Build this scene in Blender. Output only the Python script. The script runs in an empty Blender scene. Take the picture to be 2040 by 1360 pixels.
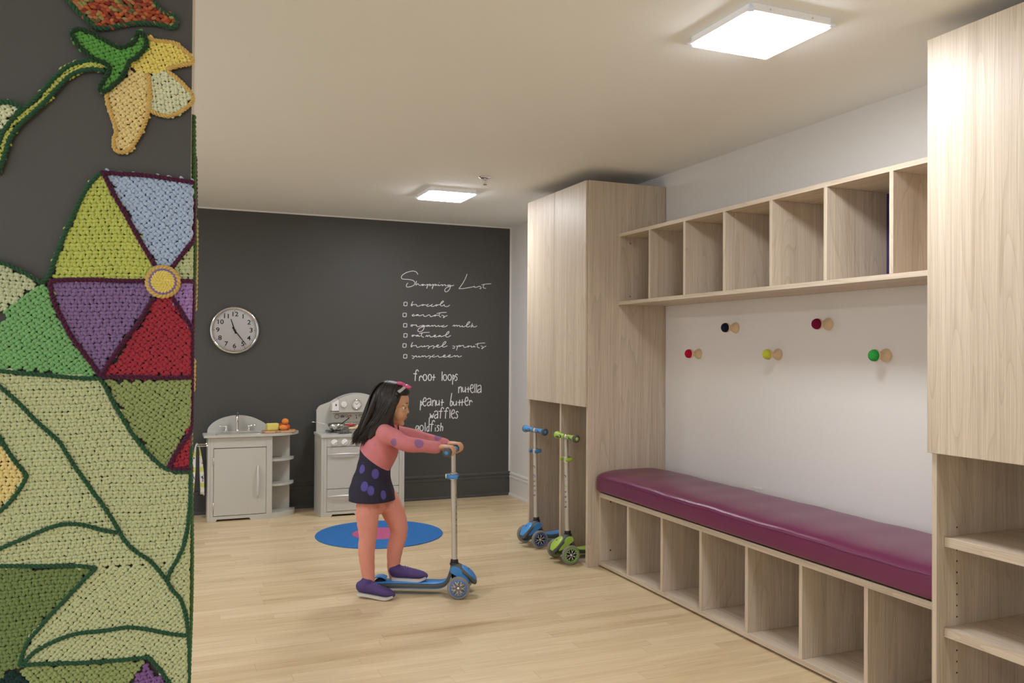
import bpy, bmesh, math, random
import numpy as np
from mathutils import Vector, Matrix, Euler, Quaternion
random.seed(7); rng = np.random.default_rng(7)
sc = bpy.context.scene
COL = sc.collection
R = math.radians

# ------------------------------------------------------------------ measured place
F_PX, YAW, PITCH, ROLL, CAMH = 1675.17, .3953, .0104, .0064, 1.36
H, W, YB = 2.5205, 3.0517, 7.3435            # ceiling, right wall x, back wall y
C0 = np.array([0, 0, CAMH])

def ray(u, v):
    x = (u-1020)/F_PX; y = (v-680)/F_PX
    cr, sr = math.cos(ROLL), math.sin(ROLL)
    x, y = x*cr+y*sr, -x*sr+y*cr
    cp, sp = math.cos(PITCH), math.sin(PITCH)
    d, q = cp+y*sp, sp-y*cp
    cy, sy = math.cos(YAW), math.sin(YAW)
    return np.array([x*cy+d*sy, -x*sy+d*cy, q])
def aty(u, v, y): D = ray(u, v); return C0+D*(y/D[1])
def atx(u, v, x): D = ray(u, v); return C0+D*(x/D[0])
def atz(u, v, z): D = ray(u, v); return C0+D*((z-CAMH)/D[2])
def atd(u, v, d):                             # point seen at a measured distance along the view axis
    D = ray(u, v); k = D[0]*math.sin(YAW)*math.cos(PITCH)+D[1]*math.cos(YAW)*math.cos(PITCH)+D[2]*math.sin(PITCH)
    return C0+D*(d/k)

# ------------------------------------------------------------------ materials
def srgb(r, g, b):
    f = lambda c: (c/255/12.92) if c <= 10 else ((c/255+.055)/1.055)**2.4
    return (f(r), f(g), f(b), 1)
MATS = {}
def newmat(name):
    m = bpy.data.materials.new(name); m.use_nodes = True
    nt = m.node_tree; b = nt.nodes['Principled BSDF']
    return m, nt, b
def N(nt, typ, **kw):
    n = nt.nodes.new(typ)
    for k, v in kw.items():
        if k in n.inputs: n.inputs[k].default_value = v
        else: setattr(n, k, v)
    return n
def pos(nt, obj=True, scale=(1, 1, 1), rand=False):
    tc = N(nt, 'ShaderNodeTexCoord'); mp = N(nt, 'ShaderNodeMapping')
    nt.links.new(tc.outputs['Object'], mp.inputs['Vector']); mp.inputs['Scale'].default_value = scale
    if rand:
        oi = N(nt, 'ShaderNodeObjectInfo'); mu = N(nt, 'ShaderNodeVectorMath', operation='SCALE')
        cb = N(nt, 'ShaderNodeCombineXYZ')
        for i in range(3): nt.links.new(oi.outputs['Random'], cb.inputs[i])
        nt.links.new(cb.outputs[0], mu.inputs[0]); mu.inputs['Scale'].default_value = 37.0
        nt.links.new(mu.outputs[0], mp.inputs['Location'])
    return mp.outputs[0]
def paint(name, col, rough=.5, metal=0, var=.04, nscale=30, bump=0, bscale=200, spec=.5, coat=0, **kw):
    """painted / plastic / cloth / metal surface with a little mottling and texture of its own"""
    if name in MATS: return MATS[name]
    m, nt, b = newmat(name)
    p = pos(nt)
    n = N(nt, 'ShaderNodeTexNoise'); n.inputs['Scale'].default_value = nscale; n.inputs['Detail'].default_value = 4
    nt.links.new(p, n.inputs['Vector'])
    mr = N(nt, 'ShaderNodeMapRange'); mr.inputs['To Min'].default_value = 1-var; mr.inputs['To Max'].default_value = 1+var
    nt.links.new(n.outputs['Fac'], mr.inputs['Value'])
    hs = N(nt, 'ShaderNodeHueSaturation'); hs.inputs['Color'].default_value = col
    nt.links.new(mr.outputs[0], hs.inputs['Value']); nt.links.new(hs.outputs[0], b.inputs['Base Color'])
    b.inputs['Roughness'].default_value = rough; b.inputs['Metallic'].default_value = metal
    b.inputs['Specular IOR Level'].default_value = spec; b.inputs['Coat Weight'].default_value = coat
    if bump:
        n2 = N(nt, 'ShaderNodeTexNoise'); n2.inputs['Scale'].default_value = bscale; n2.inputs['Detail'].default_value = 3
        nt.links.new(p, n2.inputs['Vector'])
        bp = N(nt, 'ShaderNodeBump'); bp.inputs['Strength'].default_value = bump; bp.inputs['Distance'].default_value = .002
        nt.links.new(n2.outputs['Fac'], bp.inputs['Height']); nt.links.new(bp.outputs[0], b.inputs['Normal'])
    for k, v in kw.items(): b.inputs[k].default_value = v
    MATS[name] = m; return m

def wood(name, c_light, c_dark, axis='z', rough=.46):
    """light elm laminate: fine streaks and cathedral rings along one axis"""
    m, nt, b = newmat(name); L = nt.links.new
    s = {'z': (1, 1, .09), 'y': (1, .09, 1)}[axis]
    p = pos(nt, scale=s, rand=True)
    n1 = N(nt, 'ShaderNodeTexNoise'); n1.inputs['Scale'].default_value = 4.2; n1.inputs['Detail'].default_value = 1.5; n1.inputs['Distortion'].default_value = .4
    L(p, n1.inputs['Vector'])
    mu = N(nt, 'ShaderNodeMath', operation='MULTIPLY'); mu.inputs[1].default_value = 26; L(n1.outputs['Fac'], mu.inputs[0])
    fr = N(nt, 'ShaderNodeMath', operation='FRACT'); L(mu.outputs[0], fr.inputs[0])
    rp = N(nt, 'ShaderNodeValToRGB'); rp.color_ramp.elements[0].position = 0; rp.color_ramp.elements[0].color = (1, 1, 1, 1)
    rp.color_ramp.elements[1].position = 1; rp.color_ramp.elements[1].color = (.15, .15, .15, 1)
    e = rp.color_ramp.elements.new(.8); e.color = (.82, .82, .82, 1)
    L(fr.outputs[0], rp.inputs['Fac'])
    s2 = {'z': (1, 1, .012), 'y': (1, .012, 1)}[axis]
    p2 = pos(nt, scale=s2, rand=True)
    n2 = N(nt, 'ShaderNodeTexNoise'); n2.inputs['Scale'].default_value = 230; n2.inputs['Detail'].default_value = 4; n2.inputs['Roughness'].default_value = .6
    L(p2, n2.inputs['Vector'])
    n3 = N(nt, 'ShaderNodeTexNoise'); n3.inputs['Scale'].default_value = 26; n3.inputs['Detail'].default_value = 2; L(p2, n3.inputs['Vector'])
    a = N(nt, 'ShaderNodeMath', operation='MULTIPLY_ADD'); a.inputs[1].default_value = .13; a.inputs[2].default_value = 0; L(rp.outputs['Color'], a.inputs[0])
    c = N(nt, 'ShaderNodeMath', operation='MULTIPLY_ADD'); c.inputs[1].default_value = .55; L(n2.outputs['Fac'], c.inputs[0]); L(a.outputs[0], c.inputs[2])
    d = N(nt, 'ShaderNodeMath', operation='MULTIPLY_ADD'); d.inputs[1].default_value = .30; L(n3.outputs['Fac'], d.inputs[0]); L(c.outputs[0], d.inputs[2])
    r2 = N(nt, 'ShaderNodeValToRGB'); r2.color_ramp.elements[0].position = .36; r2.color_ramp.elements[0].color = c_dark
    r2.color_ramp.elements[1].position = .66; r2.color_ramp.elements[1].color = c_light
    L(d.outputs[0], r2.inputs['Fac']); L(r2.outputs[0], b.inputs['Base Color'])
    b.inputs['Roughness'].default_value = rough; b.inputs['Specular IOR Level'].default_value = .38
    bp = N(nt, 'ShaderNodeBump'); bp.inputs['Strength'].default_value = .12; bp.inputs['Distance'].default_value = .001
    L(d.outputs[0], bp.inputs['Height']); L(bp.outputs[0], b.inputs['Normal'])
    return m
WL, WD = srgb(214, 199, 180), srgb(179, 162, 141)
M_wv = wood('elm_laminate_vertical', WL, WD, 'z')
M_wh = wood('elm_laminate_lengthwise', WL, WD, 'y')
M_edge = wood('elm_edge_band', srgb(224, 207, 180), srgb(202, 183, 152), 'y')

def floor_mat():
    m, nt, b = newmat('maple_plank_floor'); L = nt.links.new
    tc = N(nt, 'ShaderNodeTexCoord'); sp = N(nt, 'ShaderNodeSeparateXYZ'); L(tc.outputs['Object'], sp.inputs[0])
    def M(op, a, bb=None, c=None):
        n = N(nt, 'ShaderNodeMath', operation=op)
        for i, x in enumerate((a, bb, c)):
            if x is None: continue
            if isinstance(x, (int, float)): n.inputs[i].default_value = x
            else: L(x, n.inputs[i])
        return n.outputs[0]
    row = M('DIVIDE', sp.outputs['Y'], .086); ri = M('FLOOR', row)
    w1 = N(nt, 'ShaderNodeTexWhiteNoise', noise_dimensions='1D'); L(ri, w1.inputs['W'])
    xs = M('ADD', M('DIVIDE', sp.outputs['X'], .92), M('MULTIPLY', w1.outputs['Value'], 7.3)); xi = M('FLOOR', xs)
    cb = N(nt, 'ShaderNodeCombineXYZ'); L(xi, cb.inputs[0]); L(ri, cb.inputs[1])
    w2 = N(nt, 'ShaderNodeTexWhiteNoise', noise_dimensions='2D'); L(cb.outputs[0], w2.inputs['Vector'])
    # grain, shifted per plank
    sh = M('MULTIPLY', w2.outputs['Value'], 50)
    cv = N(nt, 'ShaderNodeCombineXYZ'); L(M('ADD', M('MULTIPLY', sp.outputs['X'], .07), sh), cv.inputs[0]); L(M('ADD', sp.outputs['Y'], sh), cv.inputs[1])
    g1 = N(nt, 'ShaderNodeTexNoise'); g1.inputs['Scale'].default_value = 26; g1.inputs['Detail'].default_value = 3; g1.inputs['Distortion'].default_value = .8; L(cv.outputs[0], g1.inputs['Vector'])
    g2 = N(nt, 'ShaderNodeTexNoise'); g2.inputs['Scale'].default_value = 130; g2.inputs['Detail'].default_value = 3; L(cv.outputs[0], g2.inputs['Vector'])
    v = M('ADD', M('MULTIPLY', w2.outputs['Value'], .32), M('ADD', M('MULTIPLY', g1.outputs['Fac'], .75), M('MULTIPLY', g2.outputs['Fac'], .25)))
    rp = N(nt, 'ShaderNodeValToRGB'); el = rp.color_ramp.elements
    el[0].position = .30; el[0].color = srgb(184, 154, 114); el[1].position = .92; el[1].color = srgb(226, 204, 168)
    e = el.new(.5); e.color = srgb(207, 182, 143); e = el.new(.7); e.color = srgb(216, 194, 156)
    L(v, rp.inputs['Fac'])
    # hairline joints
    fy = M('FRACT', row); fx = M('FRACT', xs)
    j1 = M('LESS_THAN', fy, .018); j2 = M('LESS_THAN', fx, .0022); j = M('MAXIMUM', j1, j2)
    mx = N(nt, 'ShaderNodeMix', data_type='RGBA'); L(M('MULTIPLY', j, .35), mx.inputs['Factor'])
    L(rp.outputs[0], mx.inputs['A']); mx.inputs['B'].default_value = srgb(120, 92, 60)
    L(mx.outputs['Result'], b.inputs['Base Color'])
    b.inputs['Roughness'].default_value = .38; b.inputs['Specular IOR Level'].default_value = .4
    bp = N(nt, 'ShaderNodeBump'); bp.inputs['Strength'].default_value = .08; bp.inputs['Distance'].default_value = .001
    L(g2.outputs['Fac'], bp.inputs['Height']); L(bp.outputs[0], b.inputs['Normal'])
    return m

def yarn(name, col, var=.12):
    if max(col[:3]) > .2: g = max(1, min(1.2, .56/max(col[:3]))); col = tuple(c*g for c in col[:3])+(1,)
    m = paint(name, col, rough=.9, var=var, nscale=90, bump=.6, bscale=420, spec=.15)
    m.node_tree.nodes['Principled BSDF'].inputs['Sheen Weight'].default_value = .15
    return m

def emis(name, col, strength):
    m, nt, b = newmat(name)
    p = pos(nt); n = N(nt, 'ShaderNodeTexNoise'); nt.links.new(p, n.inputs['Vector']); n.inputs['Scale'].default_value = 900
    mr = N(nt, 'ShaderNodeMapRange'); mr.inputs['To Min'].default_value = .97; mr.inputs['To Max'].default_value = 1
    nt.links.new(n.outputs['Fac'], mr.inputs['Value'])
    b.inputs['Base Color'].default_value = (.8, .8, .8, 1); b.inputs['Emission Color'].default_value = col
    mu = N(nt, 'ShaderNodeMath', operation='MULTIPLY'); mu.inputs[1].default_value = strength
    nt.links.new(mr.outputs[0], mu.inputs[0]); nt.links.new(mu.outputs[0], b.inputs['Emission Strength'])
    return m

M_ceil = paint('ceiling_paint', srgb(238, 239, 238), .8, var=.01, nscale=3, spec=.2)
M_white = paint('white_wall_paint', srgb(224, 221, 218), .6, var=.01, nscale=3, bump=.08, bscale=300, spec=.3)
M_char = paint('charcoal_wall_paint', srgb(76, 75, 73), .5, var=.05, nscale=2, bump=.12, bscale=260, spec=.35)
M_trimw = paint('white_trim_paint', srgb(224, 221, 218), .35, var=.01)
M_floor = floor_mat()
M_beige = paint('beige_side_paint', srgb(190, 178, 160), .7, var=.02)
M_grey = paint('grey_play_kitchen_paint', srgb(194, 192, 185), .38, var=.02, nscale=8)
M_greyl = paint('pale_grey_panel', srgb(206, 203, 196), .4, var=.02)
M_chrome = paint('chrome', (.78, .77, .76, 1), .12, 1, var=.02)
M_steel = paint('brushed_steel', (.80, .79, .77, 1), .3, 1, var=.06, nscale=60)
M_silver = paint('satin_silver_handle', srgb(222, 221, 219), .3, .35, var=.02)
M_knobw = paint('white_plastic', srgb(238, 234, 232), .35, var=.01)
M_dark = paint('dark_void', srgb(22, 20, 18), .8, var=.1)
M_black = paint('black_plastic', srgb(28, 28, 29), .45, var=.08)
M_ink = paint('black_print', srgb(24, 24, 26), .5, var=.05)
M_chalk = paint('white_lettering', srgb(232, 230, 232), .6, var=.02)

# ------------------------------------------------------------------ mesh helpers
WLOC = {}
def tag(o, label=None, cat=None, group=None, kind=None):
    if label: o['label'] = label
    if cat: o['category'] = cat
    if group: o['group'] = group
    if kind: o['kind'] = kind
    return o
def thing(name, loc, label, cat, group=None):
    o = bpy.data.objects.new(name, None); COL.objects.link(o); o.empty_display_size = .1
    o.location = loc; WLOC[o.name] = Vector(loc)
    return tag(o, label, cat, group)
def put(name, bm, mat, parent=None, smooth=False, origin=None, angle=None):
    """link the bmesh (world coordinates) as ONE object"""
    bm.normal_update()
    off = WLOC[parent.name] if parent else Vector(origin if origin is not None else (0, 0, 0))
    if off.length: bmesh.ops.translate(bm, verts=bm.verts, vec=-off)
    me = bpy.data.meshes.new(name); bm.to_mesh(me); bm.free()
    if isinstance(mat, (list, tuple)):
        for x in mat: me.materials.append(x)
    else: me.materials.append(mat)
    if smooth: me.polygons.foreach_set('use_smooth', [True]*len(me.polygons))
    o = bpy.data.objects.new(name, me); COL.objects.link(o)
    if smooth and angle: me.set_sharp_from_angle(angle=R(angle))
    if parent: o.parent = parent; WLOC[o.name] = off.copy()
    else: o.location = off; WLOC[o.name] = off.copy()
    return o
def sub(name, bm, mat, parent, **kw): return put(name, bm, mat, parent, **kw)
def BM(): return bmesh.new()
def add_mesh(bm, verts, faces, mi=0):
    vs = [bm.verts.new(Vector(v)) for v in verts]
    for f in faces:
        try:
            fc = bm.faces.new([vs[i] for i in f]); fc.material_index = mi
        except ValueError: pass
    return vs
def box(bm, x0, x1, y0, y1, z0, z1, bev=0, seg=2, mi=0, mtx=None):
    t = BM(); r = bmesh.ops.create_cube(t, size=1)
    for v in t.verts: v.co = Vector((x0+(v.co.x+.5)*(x1-x0), y0+(v.co.y+.5)*(y1-y0), z0+(v.co.z+.5)*(z1-z0)))
    if bev: bmesh.ops.bevel(t, geom=t.edges[:], offset=bev, segments=seg, affect='EDGES', profile=.5)
    if mtx is not None: bmesh.ops.transform(t, matrix=mtx, verts=t.verts)
    merge(bm, t, mi)
def merge(bm, t, mi=0, mtx=None):
    vm = {v: bm.verts.new(mtx @ v.co if mtx is not None else v.co) for v in t.verts}
    for f in t.faces:
        try:
            g = bm.faces.new([vm[v] for v in f.verts]); g.material_index = mi if mi else f.material_index; g.smooth = f.smooth
        except ValueError: pass
    t.free()
def boxo(name, x0, x1, y0, y1, z0, z1, mat, parent=None, bev=.0015, **kw):
    bm = BM(); box(bm, x0, x1, y0, y1, z0, z1, bev)
    return put(name, bm, mat, parent, **kw)
def frame_of(d, ref=None):
    d = d.normalized()
    r = Vector(ref) if ref is not None else (Vector((0, 0, 1)) if abs(d.z) < .9 else Vector((1, 0, 0)))
    a = (r-d*r.dot(d)).normalized(); return a, d.cross(a)
def tube(bm, pts, rad, seg=10, caps=True, mi=0, ref=None, closed=False):
    """tube along pts; rad scalar / list / list of (ra, rb)"""
    P = [Vector(p) for p in pts]; n = len(P)
    if not hasattr(rad, '__len__'): rad = [rad]*n
    rings = []; a = None
    for i in range(n):
        if closed: d = P[(i+1) % n]-P[i-1]
        else: d = P[min(i+1, n-1)]-P[max(i-1, 0)]
        if d.length < 1e-9: d = Vector((0, 0, 1))
        d.normalize()
        if a is None: a, b = frame_of(d, ref)
        else:
            if ref is not None: a, b = frame_of(d, ref)
            else:
                a = a-d*a.dot(d); a.normalize(); b = d.cross(a)
        ra, rb = rad[i] if hasattr(rad[i], '__len__') else (rad[i], rad[i])
        rings.append([bm.verts.new(P[i]+a*(ra*math.cos(2*math.pi*k/seg))+b*(rb*math.sin(2*math.pi*k/seg))) for k in range(seg)])
    m = n if closed else n-1
    for i in range(m):
        A, Bq = rings[i], rings[(i+1) % n]
        for k in range(seg):
            f = bm.faces.new((A[k], A[(k+1) % seg], Bq[(k+1) % seg], Bq[k])); f.material_index = mi
    if caps and not closed:
        f = bm.faces.new(list(reversed(rings[0]))); f.material_index = mi
        f = bm.faces.new(rings[-1]); f.material_index = mi
def loft(bm, pts, rad, seg=14, ref=None, mi=0, sub_n=4):
    """smooth limb: spline through pts with interpolated radii and rounded ends"""
    P = np.array([np.array(p, float) for p in pts]); Rr = np.array([(r if hasattr(r, '__len__') else (r, r)) for r in rad], float)
    Q = spline(P, sub_n); S = spline(Rr, sub_n); S = np.maximum(S, 1e-4)
    q0 = Q[0]-Q[1]; q0 /= np.linalg.norm(q0)+1e-12; q1 = Q[-1]-Q[-2]; q1 /= np.linalg.norm(q1)+1e-12
    e0 = min(S[0]); e1 = min(S[-1])
    pre = [(Q[0]+q0*e0*.98, S[0]*.2), (Q[0]+q0*e0*.8, S[0]*.6), (Q[0]+q0*e0*.45, S[0]*.89)]
    post = [(Q[-1]+q1*e1*.45, S[-1]*.89), (Q[-1]+q1*e1*.8, S[-1]*.6), (Q[-1]+q1*e1*.98, S[-1]*.2)]
    pp = [p for p, _ in pre]+list(Q)+[p for p, _ in post]; rr = [tuple(r) for _, r in pre]+[tuple(r) for r in S]+[tuple(r) for _, r in post]
    tube(bm, pp, rr, seg, True, mi, ref)
def spline(P, k=6, closed=False):
    P = np.array(P, float); n = len(P)
    if n < 3: return np.array([P[0]+(P[-1]-P[0])*t for t in np.linspace(0, 1, k+1)])
    out = []
    m = n if closed else n-1
    for i in range(m):
        p0 = P[(i-1) % n] if (closed or i > 0) else 2*P[0]-P[1]
        p1 = P[i]; p2 = P[(i+1) % n]
        p3 = P[(i+2) % n] if (closed or i+2 < n) else 2*P[-1]-P[-2]
        for t in np.linspace(0, 1, k, endpoint=False):
            out.append(.5*((2*p1)+(-p0+p2)*t+(2*p0-5*p1+4*p2-p3)*t*t+(-p0+3*p1-3*p2+p3)*t**3))
    if not closed: out.append(P[-1])
    return np.array(out)
def resample(Q, step):
    Q = np.array(Q); seg = np.linalg.norm(np.diff(Q, axis=0), axis=1); s = np.concatenate([[0], np.cumsum(seg)])
    n = max(2, int(s[-1]/step)+1); t = np.linspace(0, s[-1], n)
    return np.stack([np.interp(t, s, Q[:, j]) for j in range(Q.shape[1])], 1)
def lathe(bm, prof, org=(0, 0, 0), axis=(0, 0, 1), seg=28, mi=0, mtx=None):
    """prof: (radius, height along axis)"""
    ax = Vector(axis).normalized(); a, b = frame_of(ax); o = Vector(org)
    rings = []
    for r, h in prof:
        if r < 1e-6: rings.append([bm.verts.new(o+ax*h)])
        else: rings.append([bm.verts.new(o+ax*h+a*(r*math.cos(2*math.pi*k/seg))+b*(r*math.sin(2*math.pi*k/seg))) for k in range(seg)])
    for A, Bq in zip(rings, rings[1:]):
        for k in range(seg):
            k2 = (k+1) % seg
            if len(A) == 1 and len(Bq) == 1: continue
            if len(A) == 1: vs = (A[0], Bq[k2], Bq[k])
            elif len(Bq) == 1: vs = (A[k], A[k2], Bq[0])
            else: vs = (A[k], A[k2], Bq[k2], Bq[k])
            f = bm.faces.new(vs); f.material_index = mi
    if len(rings[0]) > 1: bm.faces.new(list(reversed(rings[0]))).material_index = mi
    if len(rings[-1]) > 1: bm.faces.new(rings[-1]).material_index = mi
def ell(bm, c, r, rot=None, seg=20, rings=12, mi=0):
    t = BM(); bmesh.ops.create_uvsphere(t, u_segments=seg, v_segments=rings, radius=1)
    M = Matrix.Translation(Vector(c)) @ (rot.to_4x4() if rot is not None else Matrix.Identity(4)) @ Matrix.Diagonal((r[0], r[1], r[2], 1))
    merge(bm, t, mi, M)
def prism(bm, poly, d0, d1, f, mi=0):
    """poly 2-D outline extruded between depths d0, d1; f(u, v, d) -> world"""
    n = len(poly)
    A = [bm.verts.new(Vector(f(u, v, d0))) for u, v in poly]; Bq = [bm.verts.new(Vector(f(u, v, d1))) for u, v in poly]
    fs = [bm.faces.new(list(reversed(A))), bm.faces.new(Bq)]
    for i in range(n): fs.append(bm.faces.new((A[i], A[(i+1) % n], Bq[(i+1) % n], Bq[i])))
    for x in fs: x.material_index = mi
    bmesh.ops.recalc_face_normals(bm, faces=fs)
def remesh(bm, voxel, smooth=4, fac=.5):
    me = bpy.data.meshes.new('tmp'); bmesh.ops.recalc_face_normals(bm, faces=bm.faces[:]); bm.to_mesh(me); bm.free()
    o = bpy.data.objects.new('tmp', me); COL.objects.link(o)
    r = o.modifiers.new('r', 'REMESH'); r.mode = 'VOXEL'; r.voxel_size = voxel; r.adaptivity = 0
    if smooth:
        s = o.modifiers.new('s', 'SMOOTH'); s.iterations = smooth; s.factor = fac
    dg = bpy.context.evaluated_depsgraph_get(); dg.update()
    m2 = bpy.data.meshes.new_from_object(o.evaluated_get(dg))
    out = BM(); out.from_mesh(m2)
    bpy.data.objects.remove(o); bpy.data.meshes.remove(me); bpy.data.meshes.remove(m2)
    return out
def text_bm(txt, size, mtx, extr=.0006, align='CENTER', bold=0, sx=1):
    cu = bpy.data.curves.new('t', 'FONT'); cu.body = txt; cu.size = size; cu.extrude = extr; cu.align_x = align; cu.align_y = 'CENTER'; cu.offset = bold; cu.resolution_u = 4
    o = bpy.data.objects.new('t', cu); COL.objects.link(o)
    dg = bpy.context.evaluated_depsgraph_get(); dg.update()
    m2 = bpy.data.meshes.new_from_object(o.evaluated_get(dg)); out = BM(); out.from_mesh(m2)
    bpy.data.objects.remove(o); bpy.data.curves.remove(cu); bpy.data.meshes.remove(m2)
    bmesh.ops.transform(out, matrix=mtx @ Matrix.Diagonal((sx, 1, 1, 1)), verts=out.verts)
    return out
exec_parts = []

# ================================================================== ROOM SHELL
XL, YR = -2.4, -5.2
def st(o): o['kind'] = 'structure'; return o
st(boxo('floor', XL-.1, W+.1, YR-.1, YB+.1, -.1, 0, M_floor, bev=0))
st(boxo('ceiling', XL-.1, W+.1, YR-.1, YB+.1, H, H+.1, M_ceil, bev=0))
st(boxo('wall_back', XL-.1, W, YB, YB+.1, 0, H, M_char, bev=0))
st(boxo('wall_rear', XL, W, YR-.1, YR, 0, H, M_char, bev=0))
st(boxo('wall_right', W, W+.1, YR-.1, YB+.1, 0, H, M_white, bev=0))
bm = BM(); box(bm, XL-.1, XL, 4.4, YB, 0, H); box(bm, XL-.1, XL, YR-.1, 4.4, 0, .25); box(bm, XL-.1, XL, YR-.1, 4.4, 2.38, H)
st(put('wall_left', bm, M_white))
bm = BM()
for y in np.arange(YR, 4.5, 1.6): box(bm, XL-.08, XL-.02, y-.03, y+.03, .25, 2.38)
box(bm, XL-.08, XL-.02, YR-.1, 4.4, .25, .30); box(bm, XL-.08, XL-.02, YR-.1, 4.4, 2.33, 2.38)
st(put('added_window_1', bm, M_trimw))  # frames and openings added in the unseen left wall for daylight fill
def baseboard(name, mat, f, L0, L1):
    pr = [(0, 0), (.024, 0), (.024, .012), (.02, .022), (.015, .026), (.015, .158), (.018, .166), (.018, .18), (.012, .184), (.012, .19), (.016, .196), (.016, .208), (.008, .216), (.004, .22), (0, .22)]
    bm = BM(); n = len(pr)
    A = [bm.verts.new(Vector(f(L0, d, z))) for d, z in pr]; Bq = [bm.verts.new(Vector(f(L1, d, z))) for d, z in pr]
    for i in range(n): bm.faces.new((A[i], A[(i+1) % n], Bq[(i+1) % n], Bq[i]))
    bm.faces.new(A); bm.faces.new(list(reversed(Bq))); bmesh.ops.recalc_face_normals(bm, faces=bm.faces[:])
    return st(put(name, bm, mat))
baseboard('baseboard_back', M_char, lambda t, d, z: (t, YB-d, z), XL, W-.001)
baseboard('baseboard_right', M_trimw, lambda t, d, z: (W-d, t, z), 5.635, YB-.025)
# white painted-over strip where the dark paint stops short of the corner
st(boxo('trim_1', W-.016, W, YB-.0015, YB+.001, .22, H-.008, M_white, bev=0))
st(boxo('trim_2', XL, W, YB-.0015, YB+.001, H-.012, H, M_white, bev=0))

# ================================================================== CEILING LIGHTS
M_led = emis('lit_diffuser', (.935, .965, 1, 1), 58)
M_house = paint('translucent_lamp_rim', srgb(240, 240, 240), .45, var=.01)
hb = M_house.node_tree.nodes['Principled BSDF']; hb.inputs['Emission Color'].default_value = (1, 1, 1, 1); hb.inputs['Emission Strength'].default_value = .08
def ceiling_light(cx, cy, label):
    h = .183; t = thing('ceiling_light', (cx, cy, H-.0305), label, 'ceiling light', 'square ceiling lights')
    bm = BM()
    for x0, x1, y0, y1 in ((-h+.012, h-.012, -h+.012, -h+.022), (-h+.012, h-.012, h-.022, h-.012), (-h+.012, -h+.022, -h+.012, h-.012), (h-.022, h-.012, -h+.012, h-.012)):
        box(bm, cx+x0, cx+x1, cy+y0, cy+y1, H-.03, H, .001)
    for x0, x1, y0, y1 in ((-h, h, -h, -h+.024), (-h, h, h-.024, h), (-h, -h+.024, -h, h), (h-.024, h, -h, h)):
        box(bm, cx+x0, cx+x1, cy+y0, cy+y1, H-.0295, H-.0215, .003)
    hs = put('housing', bm, M_house, t)
    for s in (-1, 1):
        for q in (-.09, .09):
            bm = BM(); lathe(bm, [(0, -.001), (.004, -.001), (.004, .002), (0, .003)], (cx+q, cy+s*(h-.0125), H-.012), (0, s, 0), 10); sub('screw', bm, M_steel, hs)
    bm = BM(); box(bm, cx-h+.014, cx+h-.014, cy-h+.014, cy+h-.014, H-.038, H-.024, .006, 3)
    put('diffuser', bm, M_led, t, smooth=True, angle=40)
ceiling_light(1.967, 2.433, 'large looking lit square ceiling light above the purple bench')
ceiling_light(1.930, 5.900, 'smaller looking lit square ceiling light near the dark end wall')
for x, y in ((1.95, -1.03), (1.95, -4.5), (-.95, 5.9), (-.95, 3.9), (-.95, -1.03)):
    ceiling_light(x, y, 'lit square ceiling light of the rows outside the picture')
# sprinkler
sp = Vector((1.992, 5.262, H))
t = thing('sprinkler', sp, 'chrome fire sprinkler head hanging from the cream ceiling', 'sprinkler')
bm = BM(); lathe(bm, [(0, 0), (.044, 0), (.042, -.006), (.026, -.011), (.014, -.013), (0, -.013)], sp, seg=32); put('escutcheon', bm, M_chrome, t, smooth=True)
bm = BM(); lathe(bm, [(0, -.012), (.009, -.012), (.009, -.02), (0, -.02)], sp, seg=16)
for s in (-1, 1): tube(bm, [sp+Vector(p) for p in ((s*.008, 0, -.018), (s*.014, 0, -.028), (s*.012, 0, -.04), (s*.003, 0, -.05))], .0026, 8)
tube(bm, [sp+Vector((0, 0, -.018)), sp+Vector((0, 0, -.05))], .003, 8); put('frame', bm, M_chrome, t, smooth=True)
bm = BM(); lathe(bm, [(0, -.05), (.014, -.05), (.014, -.053), (0, -.053)], sp, seg=20); put('deflector', bm, M_chrome, t)

# ================================================================== TALL CABINET (far) with scooter bays
XP, XD = 2.4816, 2.466
WB = W-.003
t = thing('tall_cabinet', (2.77, 5.16, 0), 'tall pale wood cabinet by the dark wall, two doors over open scooter bays', 'cabinet', 'pale wood built-in units')
ya0, ya1, yag, zt = 4.6996, 5.6266, 5.175, 2.4367
boxo('side_panel', XP, WB, ya0, ya0+.024, 0, zt, M_wv, t)
boxo('side_panel', XP, WB, ya1-.024, ya1, 0, zt, M_wv, t)
boxo('divider', XP, WB-.012, 5.082, 5.106, .018, 1.02, M_wv, t)
boxo('top_panel', XP, WB, ya0+.024, ya1-.024, zt-.024, zt, M_wh, t)
boxo('middle_panel', XP, WB-.012, ya0+.024, ya1-.024, 1.02, 1.044, M_wh, t)
boxo('bottom_panel', XP, WB-.012, ya0+.024, ya1-.024, 0, .018, M_wh, t)
boxo('back_panel', WB-.012, WB, ya0+.024, ya1-.024, 0, zt-.024, M_wv, t)
boxo('door', XD, XP-.0012, ya0+.012, yag-.0012, 1.0051, zt, M_wv, t)
boxo('door', XD, XP-.0012, yag+.0012, ya1, 1.0051, zt, M_wv, t)

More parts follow.
